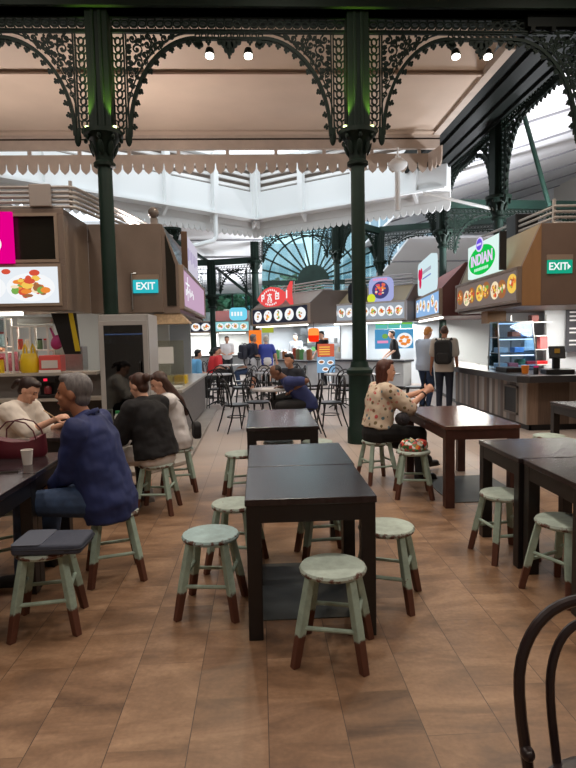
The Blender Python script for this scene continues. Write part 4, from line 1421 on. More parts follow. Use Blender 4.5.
CH = [  # x, y, the way it faces (degrees), what it stands by
    (-0.45, 13.2, 70, 'right of the first aisle bistro table, back to the bent man'), (-1.0, 12.95, 0, 'on the near side of the first aisle bistro table'),
    (-1.0, 14.3, 180, 'on the far side of the first aisle bistro table'), (-0.35, 13.95, 120, 'between the two aisle bistro tables, farther one'),
    (0.2, 13.05, 10, 'on the near side of the bistro table before the fish stall'), (0.85, 13.8, 95, 'right of the bistro table before the fish stall'), (0.75, 14.35, 140, 'on the far side of the bistro table before the fish stall'),
    (-0.42, 9.75, -60, 'left of the hunched man, facing his table'), (-0.05, 10.1, -150, 'behind the hunched man at his table, empty'),
    (0.72, 9.05, 95, 'under the hunched man in navy'), (0.62, 10.05, 150, 'under the dark-clad diner behind the hunched man'),
    (1.18, 9.75, 100, 'right behind the hunched man, nearest the open-floor column'),
    (1.15, 12.5, -80, 'left of the bistro table behind the column'), (1.75, 12.0, 0, 'directly behind the open-floor column'), (1.8, 13.4, 180, 'on the far side of the bistro table behind the column'),
    (2.25, 11.9, -30, 'between the column and the floral blouse, near one'), (2.75, 13.1, 170, 'beyond the floral-blouse woman on the far side of her bistro table'), (3.3, 12.2, 80, 'beside the two standing men at a bistro table'),
    (-1.5, 17.9, -60, 'under the red-shirted diner at the left'), (-1.45, 18.9, -110, 'under the other red-shirted diner'), (-0.3, 18.2, 90, 'under the diner in black at the far table'),
    (0.1, 14.55, 0, 'in front of the customers with white shorts'), (0.75, 15.2, 95, 'right of the customer in the blue blouse'), (-0.5, 15.1, -90, 'left of the two standing customers'),
    (-1.78, 15.4, -60, 'under the diner in light blue'), (-1.6, 13.6, -90, 'left of the first aisle bistro table by the kerb'),
]
for i, (x, y, a, lab) in enumerate(CH):
    if i == 0:
        o = cp
    else:
        o = cp.copy(); COL.objects.link(o)
        for ch in CK:
            c = ch.copy(); COL.objects.link(c); c.parent = o
    o.location = (x, y, 0); o.rotation_euler.z = math.radians(a)
    tag(o, 'black bentwood chair ' + lab, 'chair', 'black bentwood chairs in the court')

# ------------------------------------------------------------------ drinks fridge
t = thing('drinks_fridge', 'tall grey drinks fridge with a dark glass door below the turquoise exit sign', 'fridge', (-1.69, 7.3, 0.05))
t.scale = (1, 1, 0.973)
FG = mat('fridge_grey', (172, 170, 168), 0.4)
b = MB(); b.bb(-0.31, -0.285, 0.03, 0.65, 0, 1.9); b.bb(0.285, 0.31, 0.03, 0.65, 0, 1.9); b.bb(-0.285, 0.285, 0.62, 0.65, 0.25, 1.82); b.bb(-0.285, 0.285, 0.03, 0.65, 1.82, 1.9); b.bb(-0.285, 0.285, 0.03, 0.65, 0, 0.25)
b.build('cabinet', FG, t, bevel=0.006)
b = MB(); b.bb(-0.28, 0.28, 0.6, 0.615, 0.255, 1.815); b.build('lining', mat('fridge_dark', (42, 46, 54), 0.5), t)
b = MB()
for z in (0.27, 1.79): b.bb(-0.3, 0.3, -0.01, 0.025, z - .03, z + .03)
for x in (-0.27, 0.27): b.bb(x - .03, x + .03, -0.01, 0.025, 0.3, 1.76)
d = b.build('door', FG, t, bevel=0.004)
b = MB(); b.bb(-0.24, 0.24, 0.0, 0.012, 0.3, 1.76); b.build('door_glass', glass('smoked_glass', (110, 124, 142), 0.10, 0.04), d)
b = MB(); b.tube([(0.2, -0.012, 0.9), (0.2, -0.05, 0.93), (0.2, -0.05, 1.27), (0.2, -0.012, 1.3)], 0.011); b.build('handle', BLACK, d, smooth=True)
for k in range(4):
    b = MB(); b.bb(-0.28, 0.28, 0.08, 0.6, 0.6 + 0.31 * k, 0.612 + 0.31 * k); b.build('shelf', STEEL, t)
b = MB(); b.bb(-0.24, 0.24, 0.05, 0.07, 1.64, 1.655); b.build('light_strip', glow('cool_strip', (210, 228, 255), 1.6), t)
bt = None
for r in range(4):
    for q in range(6):
        x, y, z = -1.69 - 0.22 + 0.088 * q, 7.62, 0.05 + 0.973 * (0.612 + 0.31 * r)
        if bt is None:
            b = MB(); b.lathe([(0.01, 0), (0.032, 0), (0.033, 0.12), (0.014, 0.17), (0.013, 0.2), (0.003, 0.2)], n=12)
            bt = b.build('drink_bottle', mat('bottle_dark', (70, 62, 58), 0.2), smooth=True); o = bt
        else:
            o = bt.copy(); COL.objects.link(o)
        o.location = (x, y, z)
        tag(o, 'dark drink bottle behind the glass door of the fridge', 'bottle', 'bottles in the drinks fridge')

# ------------------------------------------------------------------ inside the left stall
LEDGE = mat('steel_ledge', (176, 168, 158), 0.35)
t = thing('service_counter', 'stall counter with two ledges behind the woman in white', 'counter', (-4.0, 8.3, 0))
b = MB(); b.bb(-2.4, 1.72, -0.15, 0.25, 1.11, 1.15); b.build('upper_ledge', LEDGE, t)
b = MB(); b.bb(-2.4, 1.72, 0.05, 0.1, 0.8, 1.11); b.build('upper_panel', mat('grey_panel', (120, 116, 114), 0.4), t)
b = MB(); b.bb(-2.4, 1.85, -0.25, 0.3, 0.76, 0.8); b.build('lower_ledge', LEDGE, t)
b = MB(); b.bb(-2.4, 1.85, 0.0, 0.05, 0, 0.76); b.build('lower_panel', mat('brown_dark_panel', (58, 50, 46), 0.5), t)
LX = lambda u: (u - 259) / 69.0
LZ = lambda v: 1.57 - (v - 340) / 69.0
def simple(name, label, cat, m, boxes, group=None, bevel=0.0):
    b = MB()
    for q in boxes: b.bb(*q)
    return tag(b.build(name, m, bevel=bevel), label, cat, group)
t = thing('wire_rack', 'white two-tier rack of jars on the left stall counter', 'rack', (-3.2, 8.42, 1.15))
WF = mat('white_frame', (222, 218, 214), 0.4)
b = MB()
for x in (-0.27, -0.02, 0.22):
    for y in (-0.1, 0.1): b.bb(x - .012, x + .012, y - .012, y + .012, 0, 0.66)
for z in (0.3, 0.64): b.bb(-0.28, 0.23, -0.11, 0.11, z, z + .02)
b.build('frame', WF, t)
JM = [mat('jar_amber', (150, 96, 60), 0.3), mat('jar_cream', (214, 200, 176), 0.35), mat('jar_grey', (150, 150, 152), 0.3), mat('jar_rust', (168, 72, 52), 0.35), mat('jar_green', (96, 120, 84), 0.35)]
def jar(label, x, y, z, m, r=0.04, h=0.13, group='jars and tubs in the left stall', cat='jar', name='jar', lid=None):
    t = thing(name, label, cat, (x, y, z), 0, group)
    b = MB(); b.lathe([(0.005, 0), (r, 0), (r, h * .8), (r * .9, h * .85), (0.005, h * .85)], n=14); b.build('body', m, t, smooth=True)
    b = MB(); b.lathe([(0.005, h * .85), (r * .92, h * .85), (r * .92, h), (0.005, h)], n=14); b.build('lid', lid or RED, t, smooth=True)
    return t
k = 0
for z in (1.15 + .01, 1.15 + .325):
    for x in (-3.4, -3.3, -3.13, -3.04):
        jar('jar on the white rack of the left stall, %s shelf, %s' % ('lower' if z < 1.3 else 'upper', ('first', 'second', 'third', 'fourth')[k % 4] + ' from the left'), x, 8.42, z, JM[(k * 3 + (k > 3)) % 5], 0.037, 0.15, lid=[RED, WF, BLACK, RED][k % 4])
        k += 1
t = thing('glass_cabinet', 'small white-framed glass cabinet at the far left of the stall counter', 'cabinet', (-3.66, 8.42, 1.15))
b = MB()
for x in (-0.12, 0.1):
    for y in (-0.1, 0.1): b.bb(x - .012, x + .012, y - .012, y + .012, 0, 0.78)
for z in (0.28, 0.36, 0.76): b.bb(-0.13, 0.11, -0.11, 0.11, z, z + .02)
b.build('frame', WF, t)
b = MB(); b.bb(-0.12, 0.1, -0.112, -0.108, 0.36, 0.78); b.build('pane', GLASS, t)
jar('red-lidded jar in the small glass cabinet', -3.66, 8.42, 1.53, CLEAR, 0.05, 0.2)
jar('yellow bottle under the small glass cabinet', -3.68, 8.42, 1.15, YELLOW, 0.035, 0.22, lid=RED)
# yellow carrier bag
def carrier(label, x, y, z, w, h, m, cat='bag'):
    t = thing('carrier_bag', label, cat, (x, y, z))
    b = MB()
    rings = []
    for i, (zz, k, dd) in enumerate(((0, .86, .07), (.1, 1, .09), (.45, .95, .08), (.62, .8, .05), (.68, .74, .03))):
        rings.append([Vector((w / 2 * k * math.cos(a) * (1 + .05 * math.sin(3 * a + i)), dd * math.sin(a), h * zz)) for a in [2 * PI * j / 16 for j in range(16)]])
    b.loft(rings); b.build('body', m, t, smooth=True)
    for s in (-1, 1):
        b = MB(); b.tube([(s * w * .3, 0, h * .66), (s * w * .28, 0, h * .85), (s * w * .2, 0, h), (s * w * .13, 0, h * .85), (s * w * .12, 0, h * .66)], 0.014, 6); b.build('handle', m, t, smooth=True)
    return t
carrier('yellow plastic carrier bag standing on the left stall counter', LX(36), 8.28, 1.15, 0.27, 0.4, YELLOW)
b = MB(); b.ell((0, 0, 0), (0.09, 0.07, 0.11), (0, 0.5, 0), 12, 8); b.cyl((-0.04, 0, 0.08), (-0.09, 0, 0.2), 0.02, 0.012)
tag(b.build('plastic_bag', mat('magenta_plastic', (176, 52, 118), 0.4), loc=(LX(63), 8.3, LZ(340)), smooth=True), 'magenta plastic bag hanging beside the black panel in the left stall', 'bag')
t = thing('toaster_oven', 'small red and white toaster oven on the left stall counter', 'oven', (LX(57), 8.3, 1.15))
b = MB(); b.bb(-0.15, 0.15, -0.1, 0.12, 0.01, 0.24); b.build('body', mat('coral_shell', (216, 88, 84), 0.4), t, bevel=0.012)
b = MB(); b.bb(-0.11, 0.11, -0.112, -0.1, 0.06, 0.17); b.build('window', mat('pale_window', (206, 200, 196), 0.2), t)
b = MB(); b.bb(-0.15, 0.15, -0.115, -0.1, 0.0, 0.035); b.build('trim', WF, t)
t = thing('folded_banner', 'black folded banner with a yellow strip hanging in the left stall', 'banner', (LX(73), 8.2, 1.4))
b = MB(); b.prism([(-0.18, 0.57), (0.16, 0.57), (0.2, 0.0), (-0.02, 0.0)], (0, 0, 0), (1, 0, 0), (0, 0, 1), (0, 0.03, 0)); b.build('panel', BLACK, t)
b = MB(); b.prism([(0.06, 0.57), (0.12, 0.57), (0.2, 0.04), (0.13, 0.04)], (0, -0.01, 0), (1, 0, 0), (0, 0, 1), (0, 0.008, 0)); b.build('strip', mat('yellow_strip', (196, 170, 30), 0.5), t)
t = thing('coffee_machine', 'black coffee machine with a red light on the lower ledge behind the eating woman', 'machine', (LX(56), 8.2, 0.8))
b = MB(); b.bb(-0.13, 0.13, -0.02, 0.12, 0, 0.31); b.bb(-0.13, 0.13, -0.14, -0.02, 0.0, 0.05); b.bb(-0.13, 0.13, -0.14, -0.02, 0.22, 0.31); b.build('body', BLACK, t, bevel=0.01)
b = MB(); b.lathe([(0.01, 0.05), (0.05, 0.06), (0.055, 0.12), (0.035, 0.17), (0.01, 0.17)], (0, -0.08, 0), 14); b.build('jug', mat('maroon_jug', (110, 42, 46), 0.25), t, smooth=True)
b = MB(); b.bb(-0.03, 0.02, -0.146, -0.14, 0.24, 0.275); b.build('light', glow('red_light', (230, 40, 70), 1.2), t)
jar('red bottle on the ledge left of the drinks fridge', LX(90), 8.25, 1.15 - .35, RED, 0.028, 0.3, lid=WF)
simple('steel_box', 'brushed steel box at the back of the left stall counter', 'box', STEEL, [(-3.05, -2.62, 8.7, 8.95, 1.15, 1.5)])
simple('shelf_board', 'steel shelf board fixed across the back of the left stall', 'shelf', STEEL, [(-4.2, -2.6, 8.52, 8.85, 1.11, 1.15)])
simple('wrapped_bundle', 'white plastic wrapped bundle on top of the white rack', 'bundle', CLEAR, [(-3.42, -2.9, 8.36, 8.5, 1.83, 1.93)], bevel=0.03)

# things on the aisle counter
t = thing('display_screen', 'clear acrylic screen with a pale notice on the aisle counter', 'screen', (-1.5, 9.2, 0.84))
b = MB(); b.bb(-0.35, 0.3, 0, 0.012, 0, 0.72); b.build('pane', glass('acrylic', (240, 238, 225), 0.2), t)
b = MB(); b.bb(-0.1, 0.14, -0.006, -0.001, 0.36, 0.62); b.build('notice', mat('notice_paper', (226, 226, 224), 0.6), t)
simple('yellow_tub', 'bright yellow tub on the end of the aisle counter', 'tub', YELLOW, [(-1.42, -1.22, 9.6, 9.85, 0.84, 0.98)], bevel=0.01)
simple('lemon_tray', 'pale yellow tray of boxes on the aisle counter by the acrylic screen', 'tray', mat('pale_yellow', (222, 212, 150), 0.5), [(-1.75, -1.45, 9.5, 9.9, 0.84, 0.97)], bevel=0.01)
simple('serving_tray', 'flat pale tray at the near end of the aisle counter', 'tray', CLEAR, [(-1.55, -1.2, 8.65, 9.0, 0.84, 0.87)], bevel=0.006)
simple('steel_bin', 'steel food bin behind the acrylic screen', 'bin', STEEL, [(-2.2, -1.85, 9.4, 9.9, 0.84, 1.15)], bevel=0.01)
b = MB(); b.loft([[Vector((x * .34, y * .2, 0)) for x, y in ((-1, -1), (1, -1), (1, 1), (-1, 1))], [Vector((x * .2, y * .16, 0.16)) for x, y in ((-1, -1), (1, -1), (1, 1), (-1, 1))]])
tag(b.build('hood_shade', mat('wicker_tan', (176, 150, 118), 0.7, var=0.2, scale=30), loc=(-1.42, 9.3, 1.82)), 'tan flared shade hanging under the lilac lightbox', 'shade')

# ------------------------------------------------------------------ things on the right-hand counter
t = thing('display_case', 'three-tier glass display case lit inside on the boarded counter', 'display case', (4.55, 10.2, 0.91), math.radians(0))
b = MB()
W, D, H = 0.34, 0.25, 0.86
for x in (-W, W):
    b.cyl((x, -D, 0), (x * .92, -D * .4, H), 0.012); b.cyl((x, D, 0), (x * .92, D, H), 0.012)
b.cyl((-W * .92, -D * .4, H), (W * .92, -D * .4, H), 0.012); b.cyl((-W * .92, D, H), (W * .92, D, H), 0.012)
b.build('frame', STEEL, t, smooth=True)
for k, z in enumerate((0.02, 0.3, 0.58)):
    b = MB(); b.bb(-W + .01, W - .01, -D + .02 + .06 * k, D - .01, z, z + .015); b.build('shelf', STEEL, t)
    b = MB(); b.bb(-W + .04, W - .04, -D + .04 + .06 * k, -D + .055 + .06 * k, z + .24, z + .255); b.build('light_strip', glow('cool_white_strip', (214, 232, 255), 2.2), t)
b = MB(); b.prism([(-D, 0), (-D * .4, H), (-D * .4 + .006, H), (-D + .006, 0)], (-W * .93, 0, 0), (0, 1, 0), (0, 0, 1), (2 * W * .93, 0, 0)); b.build('front_glass', glass('blue_glass', (214, 232, 248), 0.035), t)
for s in (-1, 1):
    b = MB(); b.prism([(-D, 0), (-D * .4, H), (D, H), (D, 0)], (s * W * .95, 0, 0), (0, 1, 0), (0, 0, 1), (0.005, 0, 0)); b.build('side_glass', glass('blue_glass'), t)
for k, (x, z, m, lab) in enumerate(((-0.2, .315, WF, 'white tray on the middle shelf'), (0.1, .315, mat('blue_tray', (120, 160, 210), 0.4), 'blue tray on the middle shelf'), (0.0, .035, PINKC, 'pink tub on the bottom shelf'), (-0.2, .035, CLEAR, 'milky tub on the bottom shelf'), (0.05, .595, mat('orange_food', (206, 110, 70), 0.5), 'orange snacks on the top shelf'), (0.2, .595, mat('blue_tray', (120, 160, 210)), 'blue packets on the top shelf'))):
    simple('food_tray', lab + ' of the lit display case', 'tray', m, [(4.55 + x - .09, 4.55 + x + .09, 10.14, 10.34, 0.91 + z, 0.91 + z + .09)], 'trays in the lit display case', 0.01)
simple('wooden_block', 'brown wooden box under the brown stall front, above the display case', 'box', WOODB, [(4.25, 4.6, 10.6, 10.9, 1.76, 1.98)])
simple('black_tray', 'black tray on the boarded counter before the display case', 'tray', BLACK, [(4.12, 4.42, 9.45, 9.9, 0.91, 0.99)], bevel=0.01)
b = MB(); b.lathe([(0.005, 0), (0.05, 0), (0.062, 0.13), (0.05, 0.13), (0.005, 0.1)], n=16)
tag(b.build('orange_cup', mat('orange_plastic', (232, 132, 40), 0.4), loc=(4.32, 9.2, 0.91), smooth=True), 'orange cup on the boarded counter by the black tray', 'cup')
t = thing('cash_register', 'black point-of-sale terminal on the right end of the boarded counter', 'cash register', (4.72, 8.95, 0.91), math.radians(-12))
b = MB(); b.bb(-0.2, 0.22, -0.16, 0.2, 0, 0.08); b.build('drawer', BLACK, t, bevel=0.008)
b = MB(); b.bb(-0.05, 0.05, 0.02, 0.1, 0.08, 0.34); b.build('stand', BLACK, t)
b = MB(); b.box((0, 0.02, 0.34), (0.24, 0.05, 0.2), (-0.35, 0, 0)); b.build('screen', BLACK, t, bevel=0.008)
b = MB(); b.bb(-0.05, 0.03, -0.035, -0.03, 0.33, 0.4); b.build('sticker', mat('gold_sticker', (190, 150, 60), 0.5), t)
jar('small dark bottle with a pink cap beside the black terminal', 4.38, 8.95, 0.91, BLACK, 0.04, 0.13, 'bottles on the boarded counter', 'bottle', 'sauce_bottle', glow('pink_cap', (220, 40, 110), 0.6))
t = thing('wall_shelf', 'white wall shelves with packets behind the black terminal', 'shelf', (5.0, 10.55, 0.95))
b = MB()
for z in (0.02, 0.3, 0.55, 0.8): b.bb(-0.35, 0.35, -0.2, 0, z, z + .018)
b.build('shelf_board', WF, t)
for x in (-.33, .33):
    b = MB(); b.bb(x - .012, x + .012, -0.02, 0, 0, 0.95); b.build('upright', STEEL, t)
for x, z, w, h, m, lab in ((-.05, .32, .2, .2, CLEAR, 'milky tub, second shelf'), (.22, .32, .14, .24, PINKC, 'pink frame box, second shelf'), (-.2, .57, .25, .12, CLEAR, 'flat clear pack, third shelf'), (.05, .82, .14, .12, mat('dark_red_pack', (120, 50, 44), 0.5), 'dark red pack, top shelf'), (.1, .04, .4, .06, RED, 'red tray, bottom shelf'), (-.2, .04, .15, .1, mat('green_pack', (90, 130, 90), 0.5), 'green pack, bottom shelf')):
    simple('food_pack', lab + ' of the white wall shelves', 'packet', m, [(5.0 + x - w / 2, 5.0 + x + w / 2, 10.38, 10.52, 0.95 + z, 0.95 + z + h)], 'packets on the white wall shelves', 0.01)
t = thing('menu_board', 'dark wall menu board with rows of white lines at the right edge', 'menu board', (6.12, 10.5, 1.2))
b = MB(); b.bb(-0.42, 0.5, 0, 0.03, 0, 0.92); b.build('board', mat('charcoal_board', (66, 66, 72), 0.5), t)
b = MB()
for k in range(9):
    z = .72 - .075 * k
    if k in (3, 6): continue
    b.bb(-.36, .1 + .08 * ((k * 5) % 4), -.004, 0, z, z + .028)
b.mi = 1; b.disc((-.1, -.002, .84), .08, (1, 0, 0), (0, 0, 1), (0, -.004, 0), 18, .06)
b.build('lettering', [mat('board_white', (214, 214, 216), 0.6), mat('badge_violet', (120, 96, 210), 0.5)], t)

# ------------------------------------------------------------------ things in the far stalls
t = thing('hanging_lantern', 'glowing red and orange cylinder lamp hanging in front of the fish stall kitchen', 'lamp', (1.62, 17.2, 1.42))
b = MB(); b.lathe([(0.05, 0), (0.15, 0.02), (0.16, 0.1), (0.16, 0.2)], n=20); b.build('lower_shade', glow('lantern_red', (250, 50, 20), 1.0), t, smooth=True)
b = MB(); b.lathe([(0.16, 0.2), (0.16, 0.36), (0.14, 0.4), (0.05, 0.42)], n=20); b.build('upper_shade', glow('lantern_orange', (255, 150, 70), 1.15), t, smooth=True)
b = MB(); b.cyl((0, 0, 0.42), (0, 0, 0.6), 0.008); b.build('cord', BLACK, t)
simple('lit_poster', 'glowing orange menu card at the left end of the fish stall', 'poster', glow('poster_orange', (248, 130, 50), 1.0), [(-0.36, 0.08, 20.2, 20.24, 1.2, 1.85)])
simple('lime_card', 'lime yellow card above the glowing orange menu card', 'card', glow('lime_card', (190, 200, 70), .7), [(0.1, 0.5, 20.0, 20.04, 1.75, 1.95)])
def stuffbox(lst, name, cat, group):
    for (lab, m, q, bv) in lst: simple(name, lab, cat, m, [q], group, bv)
kit = []
FK = []
rn = random.Random(9)
km = [STEEL, CLEAR, mat('pot_olive', (120, 118, 84), 0.4), mat('pot_cream', (206, 200, 168), 0.4), JM[0], mat('tub_green', (90, 150, 90), 0.4), JM[3]]
for k in range(14):
    s = 0.35 + k * 0.21
    p = stall_pt(fish, s, 0.3, 0.86)
    m = km[(k * 3) % 7]
    t = thing('cooking_pot', 'pot or tub on the fish stall counter, number %d from its left end' % (k + 1), 'pot', p, 0, 'pots along the fish stall counter')
    r, h = rn.uniform(.07, .1), rn.uniform(.16, .38)
    b = MB(); b.lathe([(0.01, 0), (r, 0), (r * 1.02, h), (r * .9, h), (0.01, h * .9)], n=14); b.build('body', m, t, smooth=True)
    b = MB(); b.lathe([(0.01, h * .95), (r * .9, h * .97), (r * .3, h + .04), (0.01, h + .05)], n=14); b.build('lid', STEEL, t, smooth=True)
ORD = 'first second third fourth fifth sixth seventh eighth ninth tenth eleventh twelfth thirteenth fourteenth'.split()
for o in list(COL.objects):
    if o.name.startswith('cooking_pot'):
        n = int(o['label'].split('number ')[1].split()[0])
        o['label'] = 'pot on the fish stall counter, %s from its left end' % ORD[n - 1]
shl = thing('kitchen_shelf', 'bright steel shelves at the back of the fish stall kitchen', 'shelf', stall_pt(fish, 1.6, 2.0, 0), fish.rotation_euler.z)
b = MB()
for z in (1.05, 1.35, 1.65): b.bb(-1.2, 1.3, -0.3, 0, z, z + .02)
for x in (-1.18, 1.28): b.bb(x - .02, x + .02, -.3, 0, 0, 1.9)
b.build('frame', STEEL, shl)
b = MB(); b.bb(-1.1, 1.2, -.02, 0, 1.78, 1.92); b.build('light_panel', glow('kitchen_panel', (226, 238, 250), 1.3), shl)
for k in range(9):
    p = stall_pt(fish, 0.6 + .26 * k, 1.8, 1.07 + .3 * (k % 2))
    simple('kitchen_tub', 'tub on the bright steel shelves of the fish stall, %s from the left' % ORD[k], 'tub', km[(k * 2 + 1) % 7], [(p.x - .07, p.x + .07, p.y - .07, p.y + .07, p.z, p.z + .16)], 'tubs on the fish stall shelves', .01)
t = thing('menu_screen', 'wide blue menu screen behind the worker in black', 'screen', (4.32, 18.35, 1.15), 0)
b = MB(); b.bb(-.62, .62, 0, .05, 0, .62); b.build('screen', glow('screen_blue', (80, 150, 196), .95), t)
b = MB()
b.disc((.33, -.001, .26), .26, (1, 0, 0), (0, 0, 1), (0, -.004, 0), 20, .24)
b.mi = 1
for k in range(8): b.disc((.33 + .13 * math.cos(k * 2.4), -.006 - .0005 * k, .26 + .12 * math.sin(k * 2.4)), .07, (1, 0, 0), (0, 0, 1), (0, -.003, 0), 8, .05)
b.build('dish_picture', [PLATE, FOODC[0]], t)
b = MB(); b.bb(-.55, -.2, -.005, 0, .18, .26); b.build('pink_strip', glow('sign_pink', (236, 150, 190)), t)
b = MB(); b.disc((-.3, -.001, .4), .1, (1, 0, 0), (0, 0, 1), (0, -.004, 0), 12, .08); b.build('green_leaf', FOODC[2], t)
t = thing('menu_screen', 'row of three green and teal menu screens above the blue one', 'screen', (4.32, 18.35, 1.79), 0)
for k in range(3):
    b = MB(); b.bb(-.6 + .41 * k, -.22 + .41 * k, 0, .04, 0, .24); s = b.build('screen', glow('screen_teal', (96, 190, 180), .95), t)
    b = MB(); b.bb(-.58 + .41 * k, -.24 + .41 * k, -.004, 0, .13, .22); b.build('picture', glow('screen_green', (120, 190, 80)), s)
t = thing('menu_poster', 'standing poster with orange heading over blue burger pictures, left of the column', 'poster', (1.98, 17.2, 0.0))
b = MB(); b.bb(-.25, .25, 0, .03, .98, 1.36); b.build('heading', glow('poster_coral', (226, 110, 80), .8), t)
b = MB(); b.bb(-.27, .27, 0, .03, .5, .97); b.build('picture', glow('poster_blue', (140, 180, 214), .85), t)
b = MB()
for x, z in ((-.14, .82), (.13, .8), (-.02, .6)):
    b.mi = 0; b.disc((x, -.001, z), .1, (1, 0, 0), (0, 0, 1), (0, -.004, 0), 14, .07)
    b.mi = 1; b.disc((x, -.006, z), .07, (1, 0, 0), (0, 0, 1), (0, -.004, 0), 12, .04)
b.mi = 2
for k in range(4): b.bb(-.2, .12, -.004, 0, 1.04 + .07 * k, 1.07 + .07 * k)
b.build('print', [PLATE, FOODC[4], FOODC[5]], t)
b = MB()
for x in (-.22, .22): b.bb(x - .015, x + .015, .03, .06, 0, 1.36)
b.bb(-.22, .22, .03, .25, 0, .02); b.build('stand', BLACKM, t)

# ------------------------------------------------------------------ things on the near tables and stools
t = thing('handbag', 'open maroon leather handbag with two thin handles on the left-edge table', 'handbag', (-1.74, 4.2, 0.75), 0.06)
MR = mat('maroon_leather', (92, 28, 40), 0.4, var=0.15, scale=9)
b = MB()
rings = []
for zz, k, dd in ((0.0, .92, .055), (.03, 1.0, .065), (.08, 1.0, .055), (.115, .96, .045)):
    rings.append([Vector((0.19 * k * math.cos(a), dd * math.sin(a), zz + (.055 * abs(math.cos(a)) ** 3 if zz > .1 else 0))) for a in [2 * PI * j / 28 for j in range(28)]])
b.loft(rings); b.build('body', MR, t, smooth=True)
b = MB(); b.ell((0.01, 0, 0.105), (0.1, 0.036, 0.035), None, 12, 6); b.build('contents', mat('dark_print_scarf', (120, 108, 100), 0.7, var=0.5, scale=40), t, smooth=True)
for y, dx in ((-0.04, -.01), (0.04, .02)):
    b = MB(); b.tube([(-.125 + dx, y, .13), (-.12 + dx, y, .2), (-.06 + dx, y, .262), (.0 + dx, y, .27), (.07 + dx, y, .25), (.12 + dx, y, .19), (.135 + dx, y, .13)], .0055, 8); b.build('handle', MR, t, smooth=True)
t = thing('paper_cup', 'white paper cup on the left-edge table beside the handbag', 'cup', (-1.585, 3.93, 0.75))
b = MB(); b.lathe([(0.004, 0.004), (0.029, 0), (0.038, 0.098), (0.0355, 0.098), (0.027, 0.008), (0.004, 0.008)], n=28); b.build('body', mat('cup_white', (226, 220, 214), 0.5), t, smooth=True)
b = MB(); b.tube([(0.038 * math.cos(2 * PI * i / 28), 0.038 * math.sin(2 * PI * i / 28), 0.099) for i in range(28)], 0.0025, 6, True); b.build('rim', mat('cup_white', (226, 220, 214)), t, smooth=True)
t = thing('mobile_phone', 'dark mobile phone lying by the white paper cup', 'phone', (-1.63, 3.72, 0.75), 0.1)
b = MB(); b.prism(rrect(0.15, 0.072, 0.01), (-0.075, -0.036, 0), (1, 0, 0), (0, 1, 0), (0, 0, 0.009)); b.build('body', mat('phone_case', (74, 68, 62), 0.35), t)
b = MB(); b.prism(rrect(0.142, 0.064, 0.008), (-0.071, -0.032, 0.009), (1, 0, 0), (0, 1, 0), (0, 0, 0.0008)); b.build('screen', mat('phone_screen', (24, 24, 28), 0.1), t)
t = thing('laptop_sleeve', 'blue-grey laptop sleeve lying on a mint stool', 'laptop sleeve', (-1.15, 3.14, 0.452), -0.02)
SL = mat('slate_fabric', (62, 68, 84), 0.75, var=0.12, scale=60)
b = MB(); b.prism(rrect(0.37, 0.26, 0.03), (-0.185, -0.13, 0.0), (1, 0, 0), (0, 1, 0), (0, 0, 0.056)); o = b.build('body', SL, t, bevel=0.016, seg=3)
b = MB(); b.tube([(x - .185, y - .13, 0.03) for x, y in rrect(0.374, 0.264, 0.03)], 0.004, 6, True); b.build('zip', mat('navy_piping', (34, 38, 50), 0.5), t)
b = MB(); b.prism(rrect(0.16, 0.255, 0.02), (-0.182, -0.128, 0.0555), (1, 0, 0), (0, 1, 0), (0, 0, 0.003)); b.build('pocket', mat('slate_fabric_light', (86, 92, 106), 0.75), t)
b = MB(); b.bb(.1, .13, -.132, -.128, .02, .03); b.build('tab', mat('navy_piping', (34, 38, 50)), t)
# noodles and other things on the table of the woman in white
t = thing('dinner_plate', 'white plate of noodles in front of the woman in white', 'plate', (-1.62, 5.2, 0.75))
b = MB(); b.lathe([(0.01, 0.004), (0.08, 0.0), (0.13, 0.022), (0.128, 0.026), (0.08, 0.008), (0.01, 0.009)], n=28); b.build('dish', mat('china_white', (230, 228, 224), 0.25), t, smooth=True)
b = MB()
rn = random.Random(3)
for k in range(34):
    a, r = rn.uniform(0, 6.28), rn.uniform(0, .06)
    c = Vector((r * math.cos(a), r * math.sin(a), .014 + .03 * (1 - r / .07)))
    b.tube([c + Vector((rn.uniform(-.04, .04), rn.uniform(-.04, .04), rn.uniform(-.004, .012))) for _ in range(4)], .0035, 5)
o = b.build('noodles', mat('noodle_yellow', (222, 186, 110), 0.5), t, smooth=True)
t = thing('drink_bottle', 'white bottle with a green cap on the table before the woman in black', 'bottle', (-1.37, 5.55, 0.75))
b = MB(); b.lathe([(0.004, 0), (0.03, 0), (0.03, 0.1), (0.018, 0.125), (0.018, 0.13)], n=16); b.build('body', mat('bottle_white', (214, 220, 214), 0.35), t, smooth=True)
b = MB(); b.lathe([(0.004, 0.13), (0.021, 0.13), (0.021, 0.155), (0.004, 0.157)], n=16); b.build('cap', mat('cap_green', (40, 140, 80), 0.4), t, smooth=True)
b = MB(); b.bb(-.09, .09, -.006, .006, 0, .12); b.mi = 1; b.bb(-.075, .075, -.009, -.006, .015, .105)
tag(b.build('menu_stand', [mat('grey_green_frame', (92, 104, 98), 0.4), mat('dark_card', (50, 56, 54), 0.4)], loc=(-1.62, 6.0, 0.75)), 'small dark framed card standing behind the plate of noodles', 'card stand')
b = MB()
b.prism([(-.1, -.07), (.1, -.06), (.11, .06), (-.09, .07)], (0, 0, 0), (1, 0, 0), (0, 1, 0), (0, 0, .004))
tag(b.build('paper_napkin', mat('napkin_white', (226, 224, 220), 0.7), loc=(-1.42, 5.12, 0.75)), 'white paper napkin right of the plate of noodles', 'napkin')
